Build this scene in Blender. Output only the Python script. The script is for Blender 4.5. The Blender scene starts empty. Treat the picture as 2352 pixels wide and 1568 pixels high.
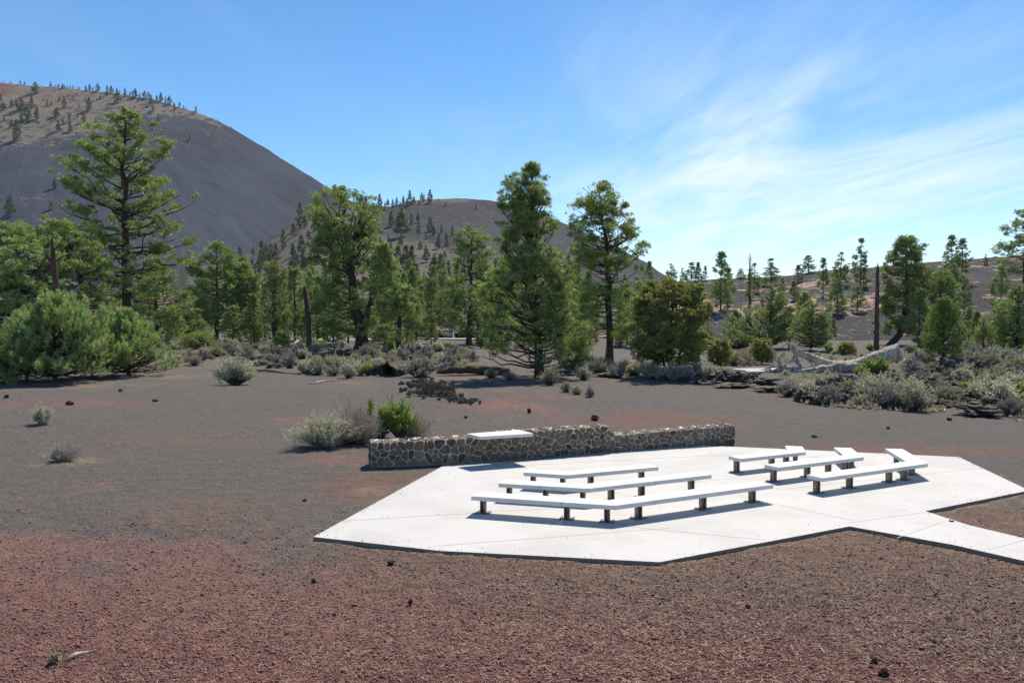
import bpy, math, random
import numpy as np
from mathutils import Vector, noise as mnoise

# ------------------------------------------------------------------ camera, sky, sun, exposure
SC = bpy.context.scene
COL = SC.collection
FPX, CX, CY, HOR, CAMH = 1895.0, 1176.0, 784.0, 720.0, 5.0
PITCH = math.atan((CY - HOR) / FPX)
SUN_AZ, SUN_EL = math.radians(20.0), math.radians(52.0)     # azimuth clockwise from straight ahead
cam_d = bpy.data.cameras.new('camera'); cam = bpy.data.objects.new('camera', cam_d); COL.objects.link(cam)
cam.location = (0, 0, CAMH); cam.rotation_euler = (math.pi / 2 - PITCH, 0, 0)
cam_d.sensor_width = 36.0; cam_d.lens = FPX / 2352.0 * 36.0; cam_d.clip_start = 0.1; cam_d.clip_end = 30000
SC.camera = cam
SC.view_settings.view_transform = 'Standard'; SC.view_settings.look = 'None'
SC.view_settings.exposure = 0.38; SC.view_settings.gamma = 1.0
SC.view_settings.use_curve_mapping = False
SC.cycles.max_bounces = 5; SC.cycles.transparent_max_bounces = 4

sun_d = bpy.data.lights.new('sun', 'SUN'); sun = bpy.data.objects.new('sun', sun_d); COL.objects.link(sun)
sun_d.energy = 5.0; sun_d.angle = math.radians(0.53); sun_d.color = (1.0, 0.915, 0.79)
SUNV = Vector((math.sin(SUN_AZ) * math.cos(SUN_EL), math.cos(SUN_AZ) * math.cos(SUN_EL), math.sin(SUN_EL)))
sun.rotation_euler = SUNV.to_track_quat('Z', 'Y').to_euler()
sun.location = (0, 0, 80)

def N(nt, kind, **kw):
    n = nt.nodes.new(kind)
    for k, v in kw.items():
        if k in ('_',): continue
        if hasattr(n, k) and not k[0].isupper(): setattr(n, k, v)
    return n
def setin(n, **kw):
    for k, v in kw.items(): n.inputs[k.replace('_', ' ')].default_value = v
    return n
def math_(nt, op, a, b=None, c=None, clamp=False):
    n = nt.nodes.new('ShaderNodeMath'); n.operation = op; n.use_clamp = clamp
    for i, x in enumerate((a, b, c)):
        if x is None: continue
        if isinstance(x, (int, float)): n.inputs[i].default_value = x
        else: nt.links.new(x, n.inputs[i])
    return n.outputs[0]
def mix_(nt, f, a, b):
    n = nt.nodes.new('ShaderNodeMix'); n.data_type = 'RGBA'
    for i, x in ((0, f), (6, a), (7, b)):
        if isinstance(x, (int, float)): n.inputs[i].default_value = x
        elif isinstance(x, (tuple, list)): n.inputs[i].default_value = tuple(x) + ((1,) if len(x) == 3 else ())
        else: nt.links.new(x, n.inputs[i])
    return n.outputs[2]
def smooth_(nt, x, lo, hi):
    n = nt.nodes.new('ShaderNodeMapRange'); n.interpolation_type = 'SMOOTHSTEP'
    nt.links.new(x, n.inputs[0]); n.inputs[1].default_value = lo; n.inputs[2].default_value = hi
    return n.outputs[0]
def noise_(nt, vec, scale, detail=4, rough=.55, dist=0.0):
    n = nt.nodes.new('ShaderNodeTexNoise'); n.inputs['Scale'].default_value = scale
    n.inputs['Detail'].default_value = detail; n.inputs['Roughness'].default_value = rough
    n.inputs['Distortion'].default_value = dist
    if vec is not None: nt.links.new(vec, n.inputs['Vector'])
    return n.outputs['Fac']
def mapv_(nt, vec, scale=(1, 1, 1), rot=(0, 0, 0), loc=(0, 0, 0)):
    n = nt.nodes.new('ShaderNodeMapping'); nt.links.new(vec, n.inputs[0])
    n.inputs['Scale'].default_value = scale; n.inputs['Rotation'].default_value = rot; n.inputs['Location'].default_value = loc
    return n.outputs[0]

W = bpy.data.worlds.new('World'); SC.world = W; W.use_nodes = True
nt = W.node_tree; nt.nodes.clear()
out = nt.nodes.new('ShaderNodeOutputWorld'); bg = nt.nodes.new('ShaderNodeBackground')
sky = nt.nodes.new('ShaderNodeTexSky'); sky.sky_type = 'NISHITA'; sky.sun_disc = False
sky.sun_elevation = SUN_EL; sky.sun_rotation = SUN_AZ; sky.altitude = 2100; sky.air_density = 1.0
sky.dust_density = 0.25; sky.ozone_density = 2.2
tc = nt.nodes.new('ShaderNodeTexCoord')
sep = nt.nodes.new('ShaderNodeSeparateXYZ'); nt.links.new(tc.outputs['Generated'], sep.inputs[0])
zc = math_(nt, 'MAXIMUM', sep.outputs[2], 0.03)
px = math_(nt, 'DIVIDE', sep.outputs[0], zc); py = math_(nt, 'DIVIDE', sep.outputs[1], zc)
cmb = nt.nodes.new('ShaderNodeCombineXYZ'); nt.links.new(px, cmb.inputs[0]); nt.links.new(py, cmb.inputs[1])
plane = cmb.outputs[0]
# thin cirrus: long streaks on a high plane, thickest to the right
w1 = noise_(nt, mapv_(nt, plane, (0.55, 0.16, 1), (0, 0, math.radians(-60))), 1.2, 5, .58, 1.3)
w2 = noise_(nt, mapv_(nt, plane, (1.6, 0.35, 1), (0, 0, math.radians(-52)), (3.1, 1.7, 0)), 1.5, 6, .6, .6)
w3 = noise_(nt, mapv_(nt, plane, (0.22, 0.10, 1), (0, 0, math.radians(-30)), (7.3, .4, 0)), 1.0, 3, .5, .3)
dx = math_(nt, 'DIVIDE', math_(nt, 'SUBTRACT', sep.outputs[0], 0.30), 0.27)
dz = math_(nt, 'DIVIDE', math_(nt, 'SUBTRACT', sep.outputs[2], 0.17), 0.14)
g = math_(nt, 'POWER', 2.718, math_(nt, 'MULTIPLY', math_(nt, 'ADD', math_(nt, 'MULTIPLY', dx, dx), math_(nt, 'MULTIPLY', dz, dz)), -1.0))
streak = smooth_(nt, w1, .32, .80)
fine = smooth_(nt, w2, .35, .75)
body = math_(nt, 'MULTIPLY', g, math_(nt, 'ADD', math_(nt, 'MULTIPLY', streak, 1.0), math_(nt, 'MULTIPLY', fine, .45)))
thin = math_(nt, 'MULTIPLY', math_(nt, 'MULTIPLY', smooth_(nt, w3, .45, .75), streak), .28)
low = math_(nt, 'MULTIPLY', math_(nt, 'MULTIPLY', smooth_(nt, sep.outputs[2], .22, .04), smooth_(nt, sep.outputs[0], -.05, .2)), .10)
cl = math_(nt, 'ADD', math_(nt, 'MULTIPLY', body, .80), math_(nt, 'ADD', thin, low), clamp=True)
hsv = nt.nodes.new('ShaderNodeHueSaturation'); hsv.inputs['Hue'].default_value = .497; hsv.inputs['Saturation'].default_value = 1.24; hsv.inputs['Value'].default_value = 1.15
nt.links.new(sky.outputs[0], hsv.inputs['Color'])
skc = mix_(nt, cl, hsv.outputs[0], (7.0, 7.9, 8.8))
nt.links.new(skc, bg.inputs[0]); bg.inputs[1].default_value = 0.105
nt.links.new(bg.outputs[0], out.inputs[0])

# ------------------------------------------------------------------ small maths
def ray(u, v):
    c, s = math.cos(PITCH), math.sin(PITCH); a = (u - CX) / FPX; b = (CY - v) / FPX
    return np.array([a, c + s * b, -s + c * b])
def P(u, v, z=0.0):
    d = ray(u, v); t = (z - CAMH) / d[2]; return np.array([d[0] * t, d[1] * t, z])
def Q(u, v, D):
    d = ray(u, v); t = D / d[1]; return np.array([d[0] * t, D, CAMH + d[2] * t])
def interp(x, pts, k=1):
    return np.interp(x, [p[0] for p in pts], [p[k] for p in pts])
def _h(ix, iy, s):
    n = np.sin(ix * 127.1 + iy * 311.7 + s * 74.7) * 43758.5453
    return n - np.floor(n)
def vnoise(x, y, s=0):
    ix, iy = np.floor(x), np.floor(y); fx, fy = x - ix, y - iy
    fx = fx * fx * (3 - 2 * fx); fy = fy * fy * (3 - 2 * fy)
    a = _h(ix, iy, s); b = _h(ix + 1, iy, s); c = _h(ix, iy + 1, s); d = _h(ix + 1, iy + 1, s)
    return (a * (1 - fx) + b * fx) * (1 - fy) + (c * (1 - fx) + d * fx) * fy - .5
def fbm(x, y, s=0, o=4):
    r = 0; a = 1.0
    for i in range(o):
        r = r + a * vnoise(x * 2 ** i, y * 2 ** i, s + i * 7); a *= .5
    return r
PLAZA = [(720, 1232), (1020, 1068), (1240, 1054), (1598, 1022), (1700, 1026), (2010, 1040), (2203, 1049), (2352, 1120), (2400, 1144),
         (2125, 1173), (2225, 1205), (2352, 1235), (3500, 1489), (3500, 1567), (2352, 1287), (2188, 1250), (1951, 1208), (1515, 1290), (1010, 1264)]
# the far edge runs straight across the frame and the notch returns off its right side
PLW = [P(u, v)[:2] for u, v in PLAZA]
PLW[8] = P(2362, 1126)[:2]
def inpoly(x, y, poly):
    r = np.zeros(np.shape(x), bool); n = len(poly)
    for i in range(n):
        x1, y1 = poly[i]; x2, y2 = poly[(i + 1) % n]
        c = ((y1 > y) != (y2 > y)) & (x < (x2 - x1) * (y - y1) / ((y2 - y1) + 1e-12) + x1)
        r ^= c
    return r
def polydist(x, y, poly):
    d = np.full(np.shape(x), 1e9); n = len(poly)
    for i in range(n):
        a = np.array(poly[i]); b = np.array(poly[(i + 1) % n]); ab = b - a
        t = np.clip(((x - a[0]) * ab[0] + (y - a[1]) * ab[1]) / (ab @ ab), 0, 1)
        d = np.minimum(d, np.hypot(x - a[0] - t * ab[0], y - a[1] - t * ab[1]))
    return d
PILE = P(1000, 905)[:2]
def gz(x, y):
    x = np.asarray(x, float); y = np.asarray(y, float)
    base = -0.085 + 0.06 * np.clip((y - 21) / 7, 0, 1)
    pd = polydist(x, y, PLW); ins = inpoly(x, y, PLW)
    amp = np.where(ins, 0, np.clip(pd / 3, 0.12, 1))
    far = np.clip((y - 30) / 40, 0, 1)
    z = base + amp * (fbm(x / 3.0, y / 3.0, 3) * .09 + fbm(x / .5, y / .5, 9, 3) * .042) + far * fbm(x / 9, y / 9, 5) * .35
    z = z + .35 * np.exp(-(((x - PILE[0]) / 9) ** 2 + ((y - PILE[1]) / 6) ** 2))
    nearr = np.clip((16 - y) / 8, 0, 1)
    z = z + nearr * fbm(x / 1.2, y / 1.2, 21) * .05
    z = np.where(ins, np.minimum(z, -.06), z)
    z = np.where(~ins & (pd < .35) & (y > 24), np.minimum(z, -.015), z)
    z = np.where(~ins & (pd < .5) & (y <= 24), z + .055 * np.clip(fbm(x / .8, y / .8, 41) + .15, -.2, 1), z); z = np.where(~ins & (pd < .35) & (y <= 24), np.minimum(z, -.012), z)
    return z
def G(u, v, dz=0.0):
    p = P(u, v); z = float(gz(p[0], p[1])); p2 = P(u, v, z); return np.array([p2[0], p2[1], z + dz])

# ------------------------------------------------------------------ mesh builder
class MB:
    def __init__(s): s.v = []; s.f = []; s.a = []; s.mi = []; s.n = 0
    def add(s, V, F, a=0.0, mi=0):
        V = np.asarray(V, float).reshape(-1, 3); F = np.asarray(F, int)
        s.v.append(V); s.f.append(F + s.n); s.n += len(V)
        s.a.append(np.broadcast_to(np.asarray(a, float), (len(V),)).copy()); s.mi.append(np.full(len(F), mi))
    def mesh(s, name, mats, smooth=False):
        me = bpy.data.meshes.new(name)
        V = np.concatenate(s.v) if s.v else np.zeros((0, 3))
        me.vertices.add(len(V)); me.vertices.foreach_set('co', V.ravel())
        L = np.concatenate([f.ravel() for f in s.f]) if s.f else np.zeros(0, int)
        tot = np.concatenate([np.full(len(f), f.shape[1]) for f in s.f])
        me.loops.add(len(L)); me.loops.foreach_set('vertex_index', L)
        me.polygons.add(len(tot)); st = np.concatenate([[0], np.cumsum(tot)[:-1]])
        me.polygons.foreach_set('loop_start', st)
        me.polygons.foreach_set('material_index', np.concatenate(s.mi))
        if smooth: me.polygons.foreach_set('use_smooth', np.ones(len(tot), bool))
        at = me.attributes.new('tint', 'FLOAT', 'POINT'); at.data.foreach_set('value', np.concatenate(s.a))
        for m in (mats if isinstance(mats, (list, tuple)) else [mats]): me.materials.append(m)
        me.update(calc_edges=True); me.validate()
        return me
    def tube(s, pts, rad, sides=6, a=0.0, cap=True, mi=0, wob=0.0, rng=None):
        pts = np.asarray(pts, float); n = len(pts); rad = np.broadcast_to(rad, (n,))
        T = np.gradient(pts, axis=0); T /= np.linalg.norm(T, axis=1)[:, None] + 1e-9
        ref = np.array([0.0, 0, 1]) if abs(T[:, 2]).mean() < .8 else np.array([0.0, 1, 0])
        A = np.cross(T, ref); A /= np.linalg.norm(A, axis=1)[:, None] + 1e-9; B = np.cross(T, A)
        th = np.arange(sides) / sides * 2 * np.pi
        r = rad[:, None] * np.ones((n, sides))
        if wob: r = r * (1 + wob * (rng.random((n, sides)) - .5))
        V = pts[:, None] + (A[:, None] * np.cos(th)[None, :, None] + B[:, None] * np.sin(th)[None, :, None]) * r[..., None]
        i = np.arange(n - 1)[:, None]; j = np.arange(sides)[None]; jn = (j + 1) % sides
        F = np.stack([i * sides + j, i * sides + jn, (i + 1) * sides + jn, (i + 1) * sides + j], -1).reshape(-1, 4)
        s.add(V.reshape(-1, 3), F, a, mi)
        if cap:
            for k in (0, n - 1):
                ring = V[k]; c = ring.mean(0); VV = np.vstack([ring, c[None]])
                FF = [[q, (q + 1) % sides, sides] for q in range(sides)]
                s.add(VV, FF, a, mi)
    def prism(s, poly, z0, z1, a=0.0, mi=0):
        n = len(poly); V = [(p[0], p[1], z0) for p in poly] + [(p[0], p[1], z1) for p in poly]
        s.add(V, [list(range(n, 2 * n))], a, mi); s.add(V, [list(range(n))[::-1]], a, mi)
        s.add(V, [[i, (i + 1) % n, n + (i + 1) % n, n + i] for i in range(n)], a, mi)
    def box(s, c, size, ax=(1, 0), a=0.0, mi=0):
        ax = np.array([ax[0], ax[1]]); ax = ax / np.linalg.norm(ax); ay = np.array([-ax[1], ax[0]])
        poly = [np.array(c[:2]) + ax * size[0] / 2 * i + ay * size[1] / 2 * j for i, j in ((-1, -1), (1, -1), (1, 1), (-1, 1))]
        s.prism(poly, c[2] - size[2] / 2, c[2] + size[2] / 2, a, mi)

def link(name, me, parent=None, loc=None):
    o = bpy.data.objects.new(name, me); COL.objects.link(o)
    if parent is not None: o.parent = parent
    if loc is not None: o.location = loc
    return o
def tag(o, label, cat, group=None):
    o['label'] = label; o['category'] = cat
    if group: o['group'] = group
    return o
def struct(o): o['kind'] = 'structure'; return o
def stuff(o, label, cat): o['kind'] = 'stuff'; o['label'] = label; o['category'] = cat; return o
def thing(name, label, cat, loc=(0, 0, 0), group=None):
    o = bpy.data.objects.new(name, None); COL.objects.link(o); o.location = loc; o.empty_display_size = .2
    return tag(o, label, cat, group)
def copy_tree(o, loc, rz, sc, label, cat, group=None):
    c = o.copy(); COL.objects.link(c); c.location = loc; c.rotation_euler = (0, 0, rz); c.scale = sc
    tag(c, label, cat, group)
    for ch in o.children:
        d = ch.copy(); COL.objects.link(d); d.parent = c
    return c

# ------------------------------------------------------------------ materials
def mat(name, rough=.9, spec=.2):
    m = bpy.data.materials.new(name); m.use_nodes = True; t = m.node_tree
    b = t.nodes['Principled BSDF']; b.inputs['Roughness'].default_value = rough
    b.inputs['Specular IOR Level'].default_value = spec
    return m, t, b
def objco(t):
    return t.nodes.new('ShaderNodeTexCoord').outputs['Object']
def attr(t, n='tint'):
    a = t.nodes.new('ShaderNodeAttribute'); a.attribute_name = n; return a.outputs['Fac']
def bump(t, b, h, dist, strength=1.0):
    n = t.nodes.new('ShaderNodeBump'); n.inputs['Distance'].default_value = dist; n.inputs['Strength'].default_value = strength
    t.links.new(h, n.inputs['Height']); t.links.new(n.outputs[0], b.inputs['Normal']); return n

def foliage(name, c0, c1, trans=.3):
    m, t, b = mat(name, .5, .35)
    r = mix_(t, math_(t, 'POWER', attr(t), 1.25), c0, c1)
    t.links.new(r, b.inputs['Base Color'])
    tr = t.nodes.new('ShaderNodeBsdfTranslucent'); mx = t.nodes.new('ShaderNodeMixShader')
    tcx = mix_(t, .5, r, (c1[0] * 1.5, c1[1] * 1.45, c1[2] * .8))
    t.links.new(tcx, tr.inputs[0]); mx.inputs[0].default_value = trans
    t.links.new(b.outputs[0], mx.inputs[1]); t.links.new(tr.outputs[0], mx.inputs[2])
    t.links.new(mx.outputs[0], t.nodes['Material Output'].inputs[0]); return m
M = {}
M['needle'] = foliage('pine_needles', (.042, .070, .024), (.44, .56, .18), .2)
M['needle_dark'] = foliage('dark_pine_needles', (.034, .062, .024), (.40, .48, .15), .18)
M['needle_far'] = foliage('far_pine_needles', (.038, .060, .032), (.22, .27, .13), .2)
M['needle_young'] = foliage('young_pine_needles', (.075, .120, .040), (.50, .64, .24), .22)
M['needle_bright'] = foliage('bright_pine_needles', (.045, .090, .014), (.30, .42, .09), .18)
M['juniper'] = foliage('juniper_sprays', (.070, .092, .022), (.47, .49, .16), .25)
M['sage'] = foliage('sage_leaves', (.20, .19, .125), (.56, .53, .38), .2)
M['sage_pale'] = foliage('pale_sage_leaves', (.34, .33, .24), (.72, .70, .55), .2)
M['sage_grey'] = foliage('grey_twigs', (.22, .20, .175), (.52, .48, .43), .1)
M['green_leaf'] = foliage('bright_shrub_leaves', (.13, .21, .03), (.36, .46, .10), .3)
M['straw'] = foliage('straw', (.34, .24, .13), (.55, .42, .26), .1)

def bark(name, c0, c1, sc=6):
    m, t, b = mat(name, .92, .15); co = objco(t)
    n1 = noise_(t, mapv_(t, co, (1, 1, .18)), sc, 5, .65); n2 = noise_(t, co, 1.1, 3)
    f = math_(t, 'ADD', math_(t, 'MULTIPLY', smooth_(t, n1, .35, .68), .8), math_(t, 'MULTIPLY', n2, .25), clamp=True)
    t.links.new(mix_(t, f, c0, c1), b.inputs['Base Color']); bump(t, b, n1, .06); return m
M['bark'] = bark('pine_bark', (.030, .022, .018), (.115, .082, .066))
M['bark_red'] = bark('weathered_red_bark', (.045, .026, .020), (.17, .105, .075), 4)
M['dead'] = bark('bleached_dead_wood', (.20, .155, .125), (.66, .58, .49), 5)
M['deadbrown'] = bark('brown_dead_wood', (.030, .023, .019), (.145, .115, .095), 5)
M['snag'] = bark('dark_snag_wood', (.035, .026, .022), (.15, .105, .078), 5)
M['stem'] = bark('shrub_stems', (.06, .05, .042), (.20, .175, .15), 20)

def lava(name, c0, c1, c2):
    m, t, b = mat(name, .93, .2); co = objco(t)
    n1 = noise_(t, co, 2.2, 6, .7); n2 = noise_(t, co, 14, 4, .7); n3 = noise_(t, co, .8, 3)
    c = mix_(t, smooth_(t, n1, .35, .68), c0, c1); c = mix_(t, math_(t, 'MULTIPLY', smooth_(t, n3, .55, .72), .6), c, c2)
    t.links.new(c, b.inputs['Base Color']); bump(t, b, math_(t, 'ADD', n1, math_(t, 'MULTIPLY', n2, .5)), .12); return m
M['lava'] = lava('lava_rock', (.052, .044, .038), (.215, .185, .155), (.25, .22, .17))
M['lava_heap'] = lava('heaped_lava', (.11, .088, .068), (.42, .355, .28), (.45, .38, .28))
M['lava_red'] = lava('red_lava_rock', (.045, .026, .022), (.17, .095, .08), (.12, .08, .065))

def concrete(name, col, dcol, s=.45):
    m, t, b = mat(name, .8, .3); co = objco(t)
    n1 = noise_(t, co, s, 5, .6); n2 = noise_(t, co, 9, 5, .7); n3 = noise_(t, mapv_(t, co, (1, 12, 1), (0, 0, .35)), 1.2, 4)
    n4 = noise_(t, co, 55, 2)
    f = math_(t, 'ADD', math_(t, 'MULTIPLY', smooth_(t, n1, .38, .66), .45), math_(t, 'MULTIPLY', smooth_(t, n3, .45, .7), .25))
    c = mix_(t, f, col, dcol); c = mix_(t, math_(t, 'MULTIPLY', smooth_(t, n2, .55, .75), .18), c, (.40, .37, .34))
    c = mix_(t, math_(t, 'MULTIPLY', smooth_(t, n4, .70, .76), .35), c, (.30, .25, .21))
    t.links.new(c, b.inputs['Base Color']); bump(t, b, n2, .004, .6); return m
M['conc'] = concrete('plaza_concrete', (.535, .52, .495), (.41, .392, .366))
M['seat'] = concrete('precast_concrete', (.64, .63, .61), (.54, .53, .51), 2)
M['edge'] = concrete('stained_shaded_slab_edge', (.24, .20, .175), (.16, .125, .105), 3)  # slab sides: dirt stain plus their shade, both put into a darker colour
M['path'] = concrete('path_concrete', (.40, .375, .34), (.33, .31, .28))
M['joint'] = concrete('slab_joint', (.41, .395, .375), (.45, .435, .415))
m, t, b = mat('weathered_steel', .45, .5); b.inputs['Metallic'].default_value = .55
n1 = noise_(t, mapv_(t, objco(t), (1, 1, .2)), 25, 4)
t.links.new(mix_(t, smooth_(t, n1, .35, .7), (.11, .095, .085), (.30, .27, .25)), b.inputs['Base Color']); M['steel'] = m
m, t, b = mat('mortar', .95, .1)
n1 = noise_(t, objco(t), 8, 5, .7)
t.links.new(mix_(t, n1, (.36, .325, .28), (.62, .56, .49)), b.inputs['Base Color']); bump(t, b, n1, .03); M['mortar'] = m
m, t, b = mat('basalt_stones', .9, .2); co = objco(t)
n1 = noise_(t, co, 7, 6, .7); n2 = noise_(t, co, 30, 4, .7)
ramp = t.nodes.new('ShaderNodeValToRGB'); e = ramp.color_ramp.elements
e[0].position = 0; e[0].color = (.075, .055, .043, 1); e[1].position = 1; e[1].color = (.34, .245, .16, 1)
for p_, c_ in ((.3, (.18, .118, .08, 1)), (.55, (.20, .155, .11, 1)), (.75, (.14, .13, .098, 1))):
    q = ramp.color_ramp.elements.new(p_); q.color = c_
t.links.new(attr(t), ramp.inputs[0])
c = mix_(t, math_(t, 'MULTIPLY', smooth_(t, n1, .45, .7), .6), ramp.outputs[0], (.26, .22, .16))
c = mix_(t, math_(t, 'MULTIPLY', smooth_(t, n2, .55, .75), .5), c, (.05, .042, .036))
t.links.new(c, b.inputs['Base Color']); bump(t, b, math_(t, 'ADD', n1, n2), .03); M['stone'] = m
for nm, c_ in (('skin', (.55, .36, .27)), ('cloth_white', (.80, .78, .84)), ('hair', (.10, .07, .045)), ('cap', (.7, .66, .6))):
    m, t, b = mat(nm, .8, .2); b.inputs['Base Color'].default_value = c_ + (1,)
    nn = noise_(t, objco(t), 9, 3); t.links.new(mix_(t, math_(t, 'MULTIPLY', nn, .35), c_, tuple(x * .7 for x in c_)), b.inputs['Base Color'])
    M[nm] = m

# cinder ground: dark cinders, with red and brown drifts and pine straw laid down as attributes
m, t, b = mat('cinder_ground', .95, .12); co = objco(t)
nL = noise_(t, co, .35, 4, .6); nM = noise_(t, co, 2.2, 5, .65); nS = noise_(t, co, 14, 4, .7); nF = noise_(t, co, 60, 3, .7); nQ = noise_(t, mapv_(t, co, (1, 1.4, 1)), 5.5, 4, .65)
vor = t.nodes.new('ShaderNodeTexVoronoi'); vor.inputs['Scale'].default_value = 38; t.links.new(co, vor.inputs['Vector'])
def wgt(name):
    a = attr(t, name); s_ = math_(t, 'ADD', a, math_(t, 'MULTIPLY', math_(t, 'SUBTRACT', math_(t, 'ADD', math_(t, 'MULTIPLY', nL, .5), math_(t, 'MULTIPLY', nM, .5)), .5), 1.3))
    return math_(t, 'MULTIPLY', smooth_(t, s_, .18, .78), smooth_(t, a, .02, .25))
grey = mix_(t, nM, (.093, .083, .075), (.178, .159, .144))
brown = mix_(t, nM, (.118, .074, .057), (.250, .162, .127))
red = mix_(t, nM, (.135, .074, .062), (.315, .178, .150))
straw = mix_(t, nS, (.20, .145, .09), (.42, .31, .20))
c = mix_(t, wgt('brown'), grey, brown); c = mix_(t, wgt('red'), c, red)
sw = math_(t, 'MULTIPLY', wgt('straw'), smooth_(t, nS, .38, .62)); c = mix_(t, sw, c, straw)
sp = t.nodes.new('ShaderNodeSeparateColor'); t.links.new(vor.outputs['Color'], sp.inputs[0])
c = mix_(t, math_(t, 'MULTIPLY', smooth_(t, sp.outputs[0], .80, .95), .45), c, (.035, .026, .025))
c = mix_(t, math_(t, 'MULTIPLY', smooth_(t, sp.outputs[1], .90, .99), .45), c, (.36, .29, .24))
c = mix_(t, math_(t, 'MULTIPLY', smooth_(t, nS, .58, .72), .45), c, (.045, .036, .034))
t.links.new(c, b.inputs['Base Color'])
hh = math_(t, 'ADD', math_(t, 'MULTIPLY', nS, .8), math_(t, 'ADD', math_(t, 'MULTIPLY', nF, .3), math_(t, 'ADD', math_(t, 'MULTIPLY', nQ, 1.3), math_(t, 'MULTIPLY', nM, 1.6))))
bump(t, b, hh, .085); M['ground'] = m

def hillmat(name, dark, light, veg0, veg1, dotscale, red_c=None):
    m, t, b = mat(name, .97, .08); co = objco(t)
    cb = t.nodes.new('ShaderNodeCombineXYZ'); t.links.new(attr(t, 'hu'), cb.inputs[0]); t.links.new(attr(t, 'ht'), cb.inputs[1])
    st = noise_(t, cb.outputs[0], 1.0, 6, .62, .25); big = noise_(t, co, .012, 4, .6); gr = noise_(t, co, 1.3, 3, .7)
    f = math_(t, 'ADD', math_(t, 'MULTIPLY', smooth_(t, st, .40, .74), .45), math_(t, 'MULTIPLY', smooth_(t, big, .35, .65), .35))
    c = mix_(t, f, dark, light)
    if red_c: c = mix_(t, attr(t, 'redw'), c, red_c)
    d1 = noise_(t, co, dotscale, 4, .7); d2 = noise_(t, co, dotscale * .22, 3, .6)
    dv = math_(t, 'ADD', math_(t, 'MULTIPLY', d1, .6), math_(t, 'MULTIPLY', d2, .4))
    a = attr(t, 'veg')
    th = math_(t, 'SUBTRACT', math_(t, 'ADD', dv, math_(t, 'MULTIPLY', a, .22)), .60)
    vw = math_(t, 'MULTIPLY', smooth_(t, th, .0, .035), smooth_(t, a, .02, .15))
    c = mix_(t, vw, c, mix_(t, gr, veg0, veg1))
    t.links.new(c, b.inputs['Base Color'])
    bump(t, b, math_(t, 'ADD', gr, math_(t, 'MULTIPLY', st, .7)), .5, .5); return m
M['cone'] = hillmat('cone_cinders', (.042, .047, .064), (.076, .083, .106), (.135, .110, .088), (.245, .205, .160), .13, (.185, .075, .068))
M['mid'] = hillmat('ridge_cinders', (.044, .043, .049), (.072, .070, .077), (.088, .074, .062), (.165, .142, .118), .35)
M['slope'] = hillmat('slope_cinders', (.044, .041, .045), (.074, .069, .072), (.27, .175, .13), (.42, .31, .25), .30)
M['redhill'] = hillmat('red_cinders', (.15, .08, .075), (.22, .11, .10), (.22, .17, .13), (.3, .25, .2), .3)
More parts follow.
